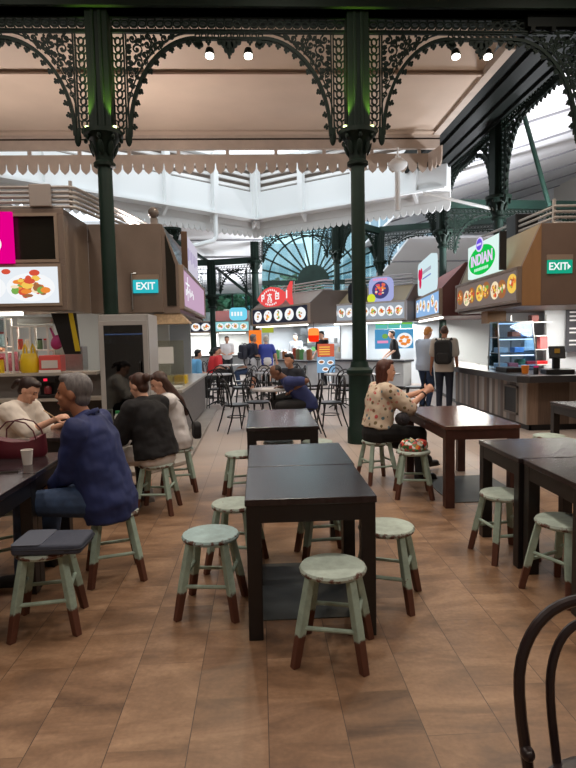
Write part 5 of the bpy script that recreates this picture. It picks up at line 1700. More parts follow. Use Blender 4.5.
# colourful bag on the stool
m = bpy.data.materials.new('colourful_print'); m.use_nodes = True
nt = m.node_tree; tcn = nt.nodes.new('ShaderNodeTexCoord'); v = nt.nodes.new('ShaderNodeTexVoronoi'); v.inputs['Scale'].default_value = 22
r = nt.nodes.new('ShaderNodeValToRGB'); r.color_ramp.interpolation = 'CONSTANT'
cs = [(226, 226, 220), (206, 60, 50), (60, 110, 70), (230, 140, 50), (40, 44, 50), (120, 140, 90), (206, 90, 80)]
for i, c in enumerate(cs):
    e = r.color_ramp.elements[0] if i == 0 else (r.color_ramp.elements[1] if i == 1 else r.color_ramp.elements.new(i / len(cs)))
    e.position = i / len(cs); e.color = (*lin(c), 1)
sp = nt.nodes.new('ShaderNodeSeparateColor')
nt.links.new(tcn.outputs['Object'], v.inputs['Vector']); nt.links.new(v.outputs['Color'], sp.inputs[0]); nt.links.new(sp.outputs[0], r.inputs['Fac'])
nt.links.new(r.outputs['Color'], nt.nodes['Principled BSDF'].inputs['Base Color']); nt.nodes['Principled BSDF'].inputs['Roughness'].default_value = 0.35
PRINT = m
v.inputs['Scale'].default_value = 34
b = MB()
rings = []
for i, (zz, k) in enumerate(((0, .9), (.02, 1.05), (.06, 1.0), (.085, .85), (.1, .6), (.095, .3))):
    rings.append([Vector((.135 * k * math.cos(a) * (1 + .08 * math.sin(5 * a + i)), .1 * k * math.sin(a) * (1 + .1 * math.sin(4 * a + 2 * i)), zz + .012 * math.sin(6 * a + i) * (i > 1))) for a in [2 * PI * j / 26 for j in range(26)]])
b.loft(rings)
tag(b.build('printed_bag', PRINT, loc=(1.475, 5.5, 0.452), smooth=True), 'colourful printed plastic bag lying on a mint stool by the red-brown table', 'bag')
# ------------------------------------------------------------------ people
WRINK = bpy.data.textures.new('wrinkles', 'CLOUDS'); WRINK.noise_scale = 0.11; WRINK.noise_depth = 1
def remesh(bm_builder, name, m, parent, voxel, smooth=6, folds=0.0):
    bm = bm_builder.bm
    bmesh.ops.recalc_face_normals(bm, faces=bm.faces)
    me = bpy.data.meshes.new(name); bm.to_mesh(me); bm.free()
    tmp = bpy.data.objects.new('tmp', me); COL.objects.link(tmp)
    r = tmp.modifiers.new('r', 'REMESH'); r.mode = 'VOXEL'; r.voxel_size = voxel
    s = tmp.modifiers.new('s', 'SMOOTH'); s.factor = 0.5; s.iterations = smooth
    if folds:
        q = tmp.modifiers.new('d', 'DISPLACE'); q.texture = WRINK; q.strength = folds; q.mid_level = 0.38
        q = tmp.modifiers.new('s2', 'SMOOTH'); q.factor = 0.5; q.iterations = 2
    bpy.context.view_layer.update()
    out = bpy.data.meshes.new_from_object(tmp.evaluated_get(bpy.context.evaluated_depsgraph_get()))
    bpy.data.objects.remove(tmp); bpy.data.meshes.remove(me)
    out.name = name; out.materials.clear(); out.materials.append(m); out.shade_smooth()
    o = bpy.data.objects.new(name, out); COL.objects.link(o); o.parent = parent
    return o

def cap(b, p0, p1, r0, r1=None, n=12):
    """Tapered limb segment with round ends."""
    p0, p1 = Vector(p0), Vector(p1)
    r1 = r0 if r1 is None else r1
    d = p1 - p0
    L = d.length
    if L < 1e-5: return
    d /= L
    u, w = MB.frame(d)
    rings = []
    for a in (-85, -60, -30):
        t = math.radians(a); rings.append((p0 + d * r0 * math.sin(t), r0 * math.cos(t)))
    rings.append((p0, r0)); rings.append((p0.lerp(p1, .5), (r0 + r1) / 2)); rings.append((p1, r1))
    for a in (30, 60, 85):
        t = math.radians(a); rings.append((p1 + d * r1 * math.sin(t), r1 * math.cos(t)))
    b.loft([[c + (u * math.cos(2 * PI * i / n) + w * math.sin(2 * PI * i / n)) * r for i in range(n)] for c, r in rings])

def ik(S, T, a, c, pole):
    S, T, pole = Vector(S), Vector(T), Vector(pole)
    d = T - S; L = min(d.length, (a + c) * .999)
    d.normalize(); T = S + d * L
    x = (a * a - c * c + L * L) / (2 * L)
    h = math.sqrt(max(a * a - x * x, 0))
    p = pole - d * pole.dot(d)
    p = p.normalized() if p.length > 1e-4 else MB.frame(d)[0]
    return S + d * x + p * h, T

def hand(b, wr, d, nrm, side, curl=0.5, k=1.0):
    """Palm, four unequal bent fingers and a thumb. nrm: where the palm faces; side: which way the thumb lies along the palm's width."""
    wr, d, nrm = Vector(wr), Vector(d).normalized(), Vector(nrm)
    nrm = (nrm - d * nrm.dot(d)).normalized()
    ac = d.cross(nrm).normalized() * side
    R = Matrix((ac, d, nrm)).transposed()
    b.ell(wr + d * .048 * k, (.038 * k, .052 * k, .017 * k), R, 12, 8)
    cap(b, wr - d * .02, wr + d * .03 * k, .024 * k, .026 * k)
    for i, (x, L) in enumerate(((.029, .07), (.010, .08), (-.010, .074), (-.028, .058))):
        p = wr + d * (.088 - .006 * (i in (0, 3))) * k + ac * x * k
        q = (d * math.cos(curl * .8) + nrm * math.sin(curl * .8))
        p1 = p + q * L * .52 * k
        q2 = (d * math.cos(curl * 1.9) + nrm * math.sin(curl * 1.9))
        p2 = p1 + q2 * L * .48 * k
        cap(b, p - d * .02, p1, .0092 * k, .0084 * k, 8); cap(b, p1, p2, .0084 * k, .007 * k, 8)
    p = wr + d * .03 * k + ac * .034 * k
    p1 = p + (d * .55 + ac * .6 + nrm * .45).normalized() * .036 * k
    p2 = p1 + (d * .85 + ac * .1 + nrm * .5).normalized() * .03 * k
    cap(b, p - ac * .015, p1, .0125 * k, .0105 * k, 8); cap(b, p1, p2, .0105 * k, .0085 * k, 8)

def rotv(v, ax, a):
    return Matrix.Rotation(a, 3, ax) @ Vector(v)

SKIN = {k: mat('skin_' + k, c, 0.5, var=0.06, scale=14) for k, c in dict(fair=(222, 172, 146), tan=(170, 116, 88), brown=(116, 78, 60), mid=(198, 146, 118)).items()}
HAIRM = {k: mat('hair_' + k, c, 0.5, var=0.35, scale=70, stretch=(1, 1, .25)) for k, c in dict(dark=(46, 30, 26), black=(20, 18, 20), grey=(112, 108, 108), brown=(66, 40, 30), sandy=(206, 140, 74), auburn=(84, 46, 36), short=(84, 60, 50), white=(200, 190, 176)).items()}
EYE = mat('eye_dark', (34, 24, 20), 0.2)
LIP = mat('lip', (168, 92, 84), 0.5)

def person(label, loc, rz, seated=True, hz=None, lean=8, side_lean=0, sc=1.0, girth=1.0, skin='mid', hair='dark', style='short', head=(0, 0, 0), hands=None, feet=None,
           top=None, sleeve=1.0, top_loose=.016, hem=-.06, legs=None, leg_len=1.0, leg_loose=.014, shoes=None, vox=.012, face=True, curl=.5, knees=None, twist=0, group=None, palm=None, elbow=(0, -.5, -1), female=False, collar=False, hf=0.0):
    """One figure. Own frame: x right, y the way it faces, z up. hands/feet: targets (left, right)."""
    t = thing('person', label, 'person', loc, math.radians(rz), group)
    hz = (0.545 if seated else 0.93 * sc) if hz is None else hz
    H = Vector((0, 0, hz))
    la = -math.radians(lean)
    sl = math.radians(side_lean)
    tw = math.radians(twist)
    def tp(x, y, z):                     # point of the torso
        f = max(0, min(1, z / .5))
        v = rotv((x, y, z), 'Z', tw * f)
        v = rotv(v, 'X', la * (0.5 + .5 * f)); v = rotv(v, 'Y', sl)
        return H + v * sc
    Rt = Matrix.Rotation(sl, 3, 'Y') @ Matrix.Rotation(la, 3, 'X') @ Matrix.Rotation(tw, 3, 'Z')
    sw = (.165 if female else .185)
    SL, SR = tp(-sw, 0, .45), tp(sw, 0, .45)
    fw = .94 if female else 1.0
    PROF = [(-.13, .10, .085, -.01), (-.09, .158, .115, -.012), (-.02, .174, .126, -.012), (.06, .162, .116, -.004), (.14, .146 * fw, .106, .006), (.22, .150 * fw, .110, .008),
            (.30, .160 * fw, .114, .006), (.37, .166 * fw, .108, .0), (.42, .152 * fw, .092, -.006), (.455, .118, .074, -.01), (.49, .062, .056, -.012)]
    def torso(b, g, hem_z=None):
        """Trunk as one loft. With hem_z: a shirt that hangs from the chest down to that height."""
        rows = []
        for z, rx, ry, oy in PROF:
            if hem_z is not None:
                if z < hem_z - .01: continue
                if z < .3:
                    rx = max(rx, .158 * fw); ry = max(ry, .112)
            k = 1 + (girth - 1) * max(0, 1 - abs(z - .12) / .32)
            rows.append((z, (rx * k + g), (ry * k + g), oy * k))
        if hem_z is not None and rows[0][0] > hem_z:
            rows.insert(0, (hem_z, rows[0][1], rows[0][2], rows[0][3]))
        rings = []
        for z, rx, ry, oy in rows:
            ring = []
            for i in range(24):
                a = 2 * PI * i / 24
                c, s = math.cos(a), math.sin(a)
                ring.append(tp(rx * math.copysign(abs(c) ** .85, c), oy + ry * math.copysign(abs(s) ** .85, s), z))
            rings.append(ring)
        b.loft(rings)
        cap(b, SL, SR, (.052 + g) * sc)
        if female:
            for s in (-1, 1): b.ell(tp(s * .07, .072, .30), ((.066 + g) * sc, (.055 + g) * sc, (.07 + g) * sc), Rt, 12, 8)
    # head
    hp, hy, hr = [math.radians(a) for a in head]
    neck = tp(0, .0, .475)
    Rh = Matrix.Rotation(tw * .8 + hy, 3, 'Z') @ Matrix.Rotation(sl * .5 + hr, 3, 'Y') @ Matrix.Rotation(la * .55 - hp, 3, 'X')
    hc = neck + (Matrix.Rotation(sl * .7, 3, 'Y') @ Matrix.Rotation(la * .75 - hp * .4, 3, 'X') @ Vector((0, .022 + hf, .185))) * sc
    hd = lambda x, y, z: hc + Rh @ Vector((x, y, z)) * sc
    e3 = lambda a, c, d: (a * sc, c * sc, d * sc)
    b = MB()
    torso(b, 0)
    cap(b, tp(0, -.01, .43), hd(0, -.012, -.07), .056 * sc, .05 * sc)
    b.ell(hd(0, -.005, .02), e3(.074, .094, .092), Rh, 18, 12)
    b.ell(hd(0, .028, -.045), e3(.058, .064, .066), Rh, 14, 10)
    b.ell(hd(0, .066, -.098), e3(.026, .022, .02), Rh, 10, 8)
    if face:
        b.ell(hd(0, .078, .022), e3(.045, .012, .012), Rh, 10, 6)
        cap(b, hd(0, .086, .012), hd(0, .104, -.026), .0085 * sc, .0125 * sc, 8)
        for s in (-1, 1):
            b.ell(hd(s * .075, -.008, -.01), e3(.011, .022, .032), Rh, 8, 8)
            b.ell(hd(s * .011, .094, -.03), e3(.009, .01, .008), Rh, 8, 6)
            b.ell(hd(s * .04, .058, -.03), e3(.024, .02, .02), Rh, 8, 6)
        b.ell(hd(0, .083, -.062), e3(.022, .011, .011), Rh, 10, 6)
    # arms
    hands = hands or ((-.16, .32, hz + .12), (.16, .32, hz + .12))
    arms = []
    for i, (S, T) in enumerate(((SL, hands[0]), (SR, hands[1]))):
        s = -1 if i == 0 else 1
        el_pole = elbow[i] if isinstance(elbow[0], (tuple, list)) else (s * .35 + elbow[0], elbow[1], elbow[2])
        E, W = ik(S, T, .285 * sc, .255 * sc, el_pole)
        arms.append((S, E, W))
        cap(b, S, E, .05 * sc, .04 * sc); cap(b, E, W, .04 * sc, .026 * sc)
        fd = (W - E).normalized()
        nm = Vector((palm[i] if palm else (0, 0, -1)))
        if abs(nm.normalized().dot(fd)) > .95: nm = Vector((-s, .2, 0))
        hand(b, W, fd, nm, -s if nm.z < 0 else s, curl[i] if isinstance(curl, tuple) else curl, sc)
    # legs
    feet = feet or (((-.11, .36, 0), (.11, .36, 0)) if seated else ((-.1, 0.02, 0), (.1, -.02, 0)))
    lg = []
    for i, F in enumerate(feet):
        s = -1 if i == 0 else 1
        hj = H + Vector((s * .09 * sc, 0, 0))
        A = Vector(F) + Vector((0, 0, .085))
        kp = knees[i] if knees else ((s * .12, .4, 1) if seated else (s * .05, 1, 0))
        K, A = ik(hj, A, .44 * sc, .43 * sc, kp)
        lg.append((hj, K, A))
        cap(b, hj, K, .085 * sc * (girth * .5 + .5), .058 * sc); cap(b, K, A, .055 * sc, .036 * sc)
        kd = Vector((K.x - hj.x, K.y - hj.y, 0))
        fdir = (kd.normalized() if seated and kd.length > .05 else Vector((0, 1, 0)))
        cap(b, A + Vector((0, 0, -.045)) - fdir * .03, A + Vector((0, 0, -.055)) + fdir * .13, .036, .03)
        lg[-1] += (fdir,)
    remesh(b, 'body', SKIN[skin], t, vox, 3 if vox < .01 else 2)
    # clothing
    if top:
        b = MB(); g = top_loose
        torso(b, g, hem)
        cap(b, tp(0, -.01, .44), tp(0, .0, .495), (.06 + g * .4) * sc, (.054 + g * .3) * sc)
        for S, E, W in arms:
            f = sleeve * 2
            cap(b, S, S.lerp(E, min(1, f)), (.053 + g * 1.1) * sc, (.046 + g * 1.2) * sc)
            if f > 1: cap(b, E, E.lerp(W, f - 1), (.045 + g * 1.1) * sc, (.033 + g * .9) * sc)
        remesh(b, 'shirt', top, t, max(vox, .009), 7, (.03 if vox < .01 else 0))
        if collar:
            b = MB()
            ring = lambda r, z, dy: [tp(r * 1.05 * math.cos(2 * PI * i / 24), dy - .008 + r * math.sin(2 * PI * i / 24), z + .02 * math.cos(2 * PI * i / 24 + PI / 2)) for i in range(24)]
            b.loft([ring(.098, .455, .0), ring(.082, .50, -.004), ring(.074, .53, -.006), ring(.067, .53, -.006), ring(.07, .47, 0)], cap=False)
            remesh(b, 'collar', top, t, .008, 3)
    if legs:
        b = MB(); g = leg_loose
        rings = []
        for z, rx, ry, oy in [(-.15, .1, .085, -.01)] + PROF[1:4] + [(.12, .15 * fw, .108, .0)]:
            k = 1 + (girth - 1) * max(0, 1 - abs(z - .12) / .32)
            rings.append([tp((rx * k + g * .8) * math.cos(2 * PI * i / 20), oy + (ry * k + g * .8) * math.sin(2 * PI * i / 20), z) for i in range(20)])
        b.loft(rings)
        for hj, K, A, fd in lg:
            f = leg_len * 2
            cap(b, hj, hj.lerp(K, min(1, f)), (.088 * (girth * .5 + .5) + g) * sc, (.06 + g) * sc)
            if f > 1: cap(b, K, K.lerp(A, f - 1), (.058 + g) * sc, (.042 + g) * sc)
        remesh(b, 'trousers' if leg_len > .8 else 'shorts', legs, t, max(vox, .009), 4)
    if shoes:
        for hj, K, A, fd in lg:
            b = MB()
            cap(b, A + Vector((0, 0, -.048)) - fd * .035, A + Vector((0, 0, -.052)) + fd * .14, .043, .036)
            cap(b, A + Vector((0, 0, -.05)) - fd * .03, A + Vector((0, 0, .02)), .044, .042)
            b.box(A + Vector((0, 0, -.078)) + fd * .055, (.075, .25, .016), Matrix.Rotation(math.atan2(fd.y, fd.x) - PI / 2, 3, 'Z'))
            remesh(b, 'shoe', shoes, t, max(vox, .01), 2)
    # hair and face details
    b = MB()
    hm = HAIRM[hair]
    if style == 'bald':
        b.ell(hd(0, -.018, .018), e3(.0755, .09, .086), Rh, 16, 10)
    else:
        b.ell(hd(0, -.024, .035), e3(.08, .092, .092), Rh, 18, 12)
        b.ell(hd(0, .035, .088), e3(.055, .05, .034), Rh, 12, 8)
        b.ell(hd(0, -.05, -.03), e3(.066, .05, .06), Rh, 12, 8)
    if style == 'bun':
        b.ell(hd(0, -.125, .045), e3(.042, .042, .045), Rh, 12, 8)
    elif style == 'pony':
        b.ell(hd(0, -.125, .01), e3(.03, .036, .034), Rh, 12, 8); cap(b, hd(0, -.14, .0), hd(0, -.155, -.07), .03 * sc, .02 * sc)
    elif style == 'bob':
        for s in (-1, 1): cap(b, hd(s * .046, -.045, .02), hd(s * .05, -.05, -.13), .042 * sc, .036 * sc)
        cap(b, hd(0, -.07, .02), hd(0, -.065, -.15), .05 * sc, .042 * sc)
        for s in (-1, 1): cap(b, hd(s * .064, -.005, .05), hd(s * .066, -.03, -.1), .016 * sc, .02 * sc)
    elif style == 'long':
        for s in (-1, 0, 1):
            p1 = tp(s * .055, -.125, .42); p2 = tp(s * .05, -.15, .26)
            cap(b, hd(s * .045, -.05, .02), p1, .046 * sc, .044 * sc); cap(b, p1, p2, .044 * sc, .026 * sc)
        for s in (-1, 1): cap(b, hd(s * .062, -.012, .06), hd(s * .064, -.035, -.12), .018 * sc, .026 * sc)
    remesh(b, 'hair', hm, t, max(vox * .8, .008), 3)
    if face and vox < .011:
        for s in (-1, 1):
            b = MB(); b.ell(hd(s * .031, .0755, .004), e3(.013, .007, .0065), Rh, 10, 6); b.build('eye', EYE, t, smooth=True)
            b = MB(); cap(b, hd(s * .016, .087, .024), hd(s * .046, .074, .024), .0042 * sc, .003 * sc, 6); b.build('eyebrow', hm, t, smooth=True)
        b = MB(); b.ell(hd(0, .0915, -.062), e3(.02, .006, .006), Rh, 10, 6); b.build('mouth', LIP, t, smooth=True)
    return dict(root=t, hd=hd, tp=tp, arms=arms, legs=lg)

def w2l(loc, rz, p):
    """World point to a figure's own frame."""
    return Matrix.Rotation(-math.radians(rz), 3, 'Z') @ (Vector(p) - Vector(loc))

NAVY = mat('navy_shirt', (38, 50, 100), 0.75, var=0.22, scale=7, bump=0.35)
JEANS = mat('blue_jeans', (52, 72, 104), 0.8, var=0.3, scale=14, bump=0.2)
CREAMT = mat('cream_blouse', (226, 216, 204), 0.75, var=0.05, scale=9, bump=0.3)
BLACKT = mat('black_knit', (22, 21, 24), 0.85, var=0.2, scale=12, bump=0.3)
WHITET = mat('white_shirt', (226, 222, 222), 0.7, var=0.04, scale=9, bump=0.3)
WHITES = mat('white_cotton', (222, 216, 212), 0.75, bump=0.3)
BLACKP = mat('black_trousers', (20, 20, 23), 0.75, var=0.2, scale=9, bump=0.2)
GREYSH = mat('grey_shoe', (120, 116, 114), 0.7)
BLACKSH = mat('black_shoe', (22, 20, 22), 0.45)

# floral blouse
m = bpy.data.materials.new('floral_blouse'); m.use_nodes = True
nt = m.node_tree
tcn = nt.nodes.new('ShaderNodeTexCoord'); v = nt.nodes.new('ShaderNodeTexVoronoi'); v.inputs['Scale'].default_value = 19
nn = nt.nodes.new('ShaderNodeTexNoise'); nn.inputs['Scale'].default_value = 22
r = nt.nodes.new('ShaderNodeValToRGB'); r.color_ramp.interpolation = 'CONSTANT'
cs = [(206, 92, 92), (150, 110, 84), (96, 128, 140), (214, 150, 136), (120, 104, 70)]
for i, c in enumerate(cs):
    e = r.color_ramp.elements[0] if i == 0 else (r.color_ramp.elements[1] if i == 1 else r.color_ramp.elements.new(i / len(cs)))
    e.position = i / len(cs); e.color = (*lin(c), 1)
sp = nt.nodes.new('ShaderNodeSeparateColor')
cr = nt.nodes.new('ShaderNodeValToRGB'); cr.color_ramp.elements[0].position = .50; cr.color_ramp.elements[1].position = .54
cr.color_ramp.elements[0].color = (1, 1, 1, 1); cr.color_ramp.elements[1].color = (0, 0, 0, 1)
ad = nt.nodes.new('ShaderNodeMath'); ad.operation = 'MULTIPLY_ADD'; ad.inputs[1].default_value = .35
mx = nt.nodes.new('ShaderNodeMixRGB'); mx.inputs['Color1'].default_value = (*lin((222, 204, 182)), 1)
L = nt.links.new
L(tcn.outputs['Object'], v.inputs['Vector']); L(tcn.outputs['Object'], nn.inputs['Vector']); L(v.outputs['Color'], sp.inputs[0]); L(sp.outputs[0], r.inputs['Fac'])
L(nn.outputs['Fac'], ad.inputs[0]); L(v.outputs['Distance'], ad.inputs[2])
L(ad.outputs[0], cr.inputs['Fac']); L(cr.outputs['Color'], mx.inputs['Fac']); L(r.outputs['Color'], mx.inputs['Color2'])
L(mx.outputs['Color'], nt.nodes['Principled BSDF'].inputs['Base Color']); nt.nodes['Principled BSDF'].inputs['Roughness'].default_value = .8
FLORAL = m

# grey-haired man in blue
loc, rz = (-1.03, 3.8, 0), 84
W = lambda *p: w2l(loc, rz, p)
person('grey-haired man in a navy shirt and jeans sitting on a mint stool', loc, rz, lean=13, sc=1.08, girth=1.08, hf=.03, skin='tan', hair='grey', style='short', head=(-8, 4, 0),
       hands=(W(-1.42, 3.86, .60), W(-1.40, 4.02, .62)), feet=(W(-1.56, 3.72, 0), W(-1.52, 4.05, 0)), top=NAVY, sleeve=.86, top_loose=.024, hem=-.12, collar=True, legs=JEANS, shoes=BLACKSH, vox=.0075, curl=.6, elbow=((-.3, -.9, -.8), (.3, -.9, -.8)), palm=((0, 0, -1), (0, 0, -1)))
# woman in white eating
loc, rz = (-2.38, 5.5, 0), -104
W = lambda *p: w2l(loc, rz, p)
P1 = person('woman in a loose white top eating noodles with chopsticks, dark hair tied back', loc, rz, lean=20, sc=.97, female=True, skin='fair', hair='dark', style='pony', head=(22, 4, 0),
       hands=(W(-1.86, 5.52, .80), W(-1.86, 5.25, .875)), top=CREAMT, sleeve=.52, top_loose=.036, hem=-.02, legs=BLACKP, shoes=BLACKSH, vox=.0078, curl=(.35, .8), palm=((0, 0, -1), (-.6, .4, -.5)))
# woman in black
loc, rz = (-0.97, 5.28, 0), 50
W = lambda *p: w2l(loc, rz, p)
person('woman in a black top and white skirt seen from behind, hair pinned up', loc, rz, lean=14, side_lean=-3, sc=.96, girth=1.08, female=True, skin='fair', hair='brown', style='bun', head=(10, 8, 0),
       hands=(W(-1.42, 5.4, .79), W(-1.2, 5.72, .79)), feet=(W(-1.22, 5.42, 0), W(-1.12, 5.62, 0)), top=BLACKT, sleeve=.95, top_loose=.042, hem=-.035, legs=WHITES, leg_len=.46, leg_loose=.03, shoes=GREYSH, vox=.009)
# woman with long hair
loc, rz = (-0.88, 6.0, 0), 106
W = lambda *p: w2l(loc, rz, p)
loc4 = loc
P4 = person('woman in a white shirt with long dark hair bending her head', loc, rz, lean=12, sc=.93, female=True, skin='fair', hair='brown', style='long', head=(22, 0, 0),
       hands=(W(-1.36, 5.92, .79), W(-1.36, 6.2, .79)), top=WHITET, sleeve=.9, top_loose=.03, hem=-.1, collar=True, legs=BLACKP, shoes=BLACKSH, vox=.009)
# woman in the floral blouse
loc, rz = (1.24, 6.1, 0), -78
W = lambda *p: w2l(loc, rz, p)
P5 = person('woman in a cream floral blouse on a mint stool, hands raised', loc, rz, lean=9, sc=1.0, female=True, skin='fair', hair='auburn', style='bob', head=(-3, -4, 0),
       hands=(W(1.76, 6.16, .96), W(1.75, 6.03, .96)), feet=(W(1.98, 6.55, 0), W(1.72, 6.1, 0)), top=FLORAL, sleeve=.5, top_loose=.034, hem=.05, legs=BLACKP, leg_loose=.022, shoes=BLACKSH, vox=.0085, curl=.95, elbow=((-.1, .3, -1.2), (.1, .3, -1.2)), palm=((.9, .3, 0), (-.9, .3, 0)))
S, E, Wr = P5['arms'][1]
b = MB(); q = E.lerp(Wr, .88); b.cyl(q, E.lerp(Wr, .93), .035, .034, 16); b.build('wristband', BLACK, P5['root'], smooth=True)
# hunched man in navy
loc, rz = (0.72, 9.05, 0), 96
W = lambda *p: w2l(loc, rz, p)
person('man in a navy tee hunched low over a bistro table', loc, rz, lean=44, sc=1.03, girth=1.1, skin='brown', hair='black', style='bald', head=(16, 0, 0),
       hands=(W(.52, 8.86, .78), W(.36, 9.3, .77)), top=mat('navy_tee', (44, 54, 104), .8, var=.15, scale=8, bump=.3), sleeve=.36, top_loose=.022, hem=-.12, legs=BLACKP, shoes=BLACKSH, vox=.0125, elbow=((-.6, -1, .3), (.4, -.4, -.6)))
loc, rz = (0.62, 10.05, 0), 140
person('dark-clad diner with black hair partly hidden behind the hunched man', loc, rz, lean=16, skin='mid', hair='black', top=mat('charcoal_tee', (40, 44, 54), .8), sleeve=.4, legs=BLACKP, shoes=BLACKSH, vox=.015)
# two men at the red stall
loc, rz = (3.74, 11.55, 0), -22
P7 = person('man in a pale grey tee and dark jeans with a black backpack', loc, rz, seated=False, lean=3, sc=1.03, skin='tan', hair='short', style='bald', head=(8, -6, 0), hands=((-.27, .06, .86), (.25, .12, .88)),
       top=mat('pale_grey_tee', (196, 186, 174), .8, bump=.25), sleeve=.4, top_loose=.026, hem=-.14, legs=mat('dark_jeans', (34, 40, 56), .8, var=.2, scale=10), shoes=BLACKSH, vox=.0125)
loc, rz = (3.5, 12.1, 0), -58
person('fair-haired man in a pale blue shirt and jeans looking down', loc, rz, seated=False, lean=4, sc=1.02, skin='fair', hair='sandy', head=(28, 0, 0), hands=((-.1, .3, 1.1), (.12, .3, 1.08)),
       top=mat('pale_blue_shirt', (186, 200, 218), .75, bump=.25), sleeve=.95, top_loose=.026, hem=-.12, legs=JEANS, shoes=BLACKSH, vox=.0125)
# staff and far diners
p = stall_pt(tan, 1.8, 1.0)
person('worker in black standing in profile before the blue menu screen', p, 84, seated=False, sc=1.02, skin='fair', hair='black', hands=((-.2, .25, .95), (.15, .3, .95)), top=BLACKT, sleeve=.42, legs=BLACKP, shoes=BLACKSH, vox=.016, head=(4, 0, 0))
p = stall_pt(fish, 1.2, 1.05)
person('worker with black hair and a grey top behind the pots of the fish stall', p, 150, seated=False, sc=1.0, skin='fair', hair='black', hands=((-.15, .3, .98), (.15, .3, .98)), top=mat('grey_top', (160, 164, 170), .8), sleeve=.5, legs=BLACKP, shoes=BLACKSH, vox=.018)
p = stall_pt(fish, 2.8, 1.05)
person('worker in black beside the glowing red lantern in the fish stall', p, 130, seated=False, sc=1.03, skin='fair', hair='black', hands=((-.15, .3, .98), (.15, .3, .98)), top=BLACKT, sleeve=.4, legs=BLACKP, shoes=BLACKSH, vox=.018)
person('fair-haired woman in a royal blue blouse and white shorts', (0.2, 16.4, 0), 8, seated=False, sc=.97, girth=1.15, female=True, skin='fair', hair='white', hands=((-.1, .3, 1.0), (.3, .12, .9)), top=mat('royal_blue', (52, 66, 150), .75), sleeve=.35, hem=-.12, legs=WHITES, leg_len=.42, leg_loose=.03, shoes=GREYSH, vox=.015)
P13 = person('man in a dark top and pale shorts with a dark rucksack', (-0.26, 16.5, 0), -60, seated=False, sc=.99, skin='mid', hair='grey', hands=((.0, .34, 1.05), (.16, .3, 1.05)), top=mat('dark_navy_top', (36, 40, 60), .8), sleeve=.4, hem=-.12, legs=mat('pale_grey_shorts', (200, 200, 204), .8), leg_len=.44, leg_loose=.03, shoes=GREYSH, vox=.015)
REDT = mat('red_tee', (196, 40, 44), .8)
person('diner in a red tee at the far left of the round table, nearer one', (-1.5, 17.9, 0), -60, skin='mid', hair='black', lean=14, top=REDT, sleeve=.4, legs=BLACKP, shoes=BLACKSH, vox=.018)
person('diner in a red tee at the far round table, farther one', (-1.45, 18.9, 0), -115, skin='mid', hair='black', lean=10, top=REDT, sleeve=.4, legs=BLACKP, shoes=BLACKSH, vox=.018)
person('diner in a black tee facing the two in red at the far round table', (-0.3, 18.2, 0), 88, skin='mid', hair='black', lean=18, top=BLACKT, sleeve=.4, legs=JEANS, shoes=BLACKSH, vox=.018)
person('customer in a white top standing behind the round table of the red-shirted diners', (-1.12, 20.2, 0), 180, seated=False, sc=.98, skin='mid', hair='dark', hands=((-.1, .3, 1.05), (.1, .3, 1.05)), top=WHITET, sleeve=.4, legs=BLACKP, shoes=BLACKSH, vox=.018)
person('diner in a sky-blue shirt sitting by the end of the aisle counter', (-1.78, 15.4, 0), -60, skin='mid', hair='black', lean=14, top=mat('sky_blue_shirt', (110, 176, 220), .8), sleeve=.6, legs=BLACKP, shoes=BLACKSH, vox=.016)
person('stall worker in maroon at the far left behind the glass cabinet', (-3.95, 9.2, 0), 180, seated=False, sc=1.0, skin='mid', hair='black', hands=((-.15, .3, 1.0), (.15, .3, 1.0)), top=mat('maroon_tee', (92, 34, 44), .8), sleeve=.4, legs=BLACKP, shoes=BLACKSH, vox=.016)

# things they hold or carry
Wd = P1['root'].matrix_basis
S, E, Wr = P1['arms'][1]
fd = (Wr - E).normalized()
gp = Wr + fd * .095 + Vector((0, 0, -.012))
for k, lab in enumerate(('wooden chopstick held by the woman in white, upper one', 'wooden chopstick held by the woman in white, lower one')):
    b = MB()
    a = Vector((-1.945, 5.24, .965 - .004 * k)); c = Vector((-1.70 - .005 * k, 5.215 + .012 * k, .80 - .006 * k))
    b.cyl(a, c, .0042, .0028, 8)
    tag(b.build('chopstick', mat('pale_bamboo', (214, 180, 140), .5), smooth=True), lab, 'chopstick')

def worn_bag(label, loc, rz, w, d, h, m, straps=None, z=0):
    t = thing('backpack', label, 'backpack', loc, math.radians(rz))
    b = MB(); b.prism(rrect(w, h, .09), (-w / 2, d / 2, 0), (1, 0, 0), (0, 0, 1), (0, -d, 0)); o = b.build('body', m, t, bevel=.04, seg=3, smooth=True)
    b = MB(); b.prism(rrect(w * .72, h * .42, .05), (-w * .36, -d / 2, .03), (1, 0, 0), (0, 0, 1), (0, -.05, 0)); b.build('pocket', m, t, bevel=.02, seg=2, smooth=True)
    b = MB(); b.tube([(-.04, 0, h - .01), (-.03, -.01, h + .04), (.03, -.01, h + .04), (.04, 0, h - .01)], .009, 6); b.build('grab_handle', m, t, smooth=True)
    for s in (-1, 1):
        b = MB(); b.tube([(s * .1, d / 2 - .02, h * .92), (s * .15, d / 2 + .07, h + .03), (s * .17, d / 2 + .21, h - .03), (s * .18, d / 2 + .24, h * .62), (s * .17, d / 2 + .14, h * .3), (s * .14, d / 2, h * .15)], .017, 6); b.build('strap', m, t, smooth=True)
    return t
worn_bag('black backpack worn by the man in the pale grey tee', (3.645, 11.32, .98), -22, .34, .16, .48, mat('black_nylon', (20, 20, 22), .6, var=.2, scale=20))
worn_bag('dark rucksack on the man beside the woman in royal blue', (-0.47, 16.38, .98), -60, .3, .15, .42, mat('dark_nylon', (44, 46, 60), .6))
t = thing('shoulder_bag', 'small black shoulder bag hanging behind the woman with long dark hair', 'bag', loc4, math.radians(106))
tq = P4['tp']
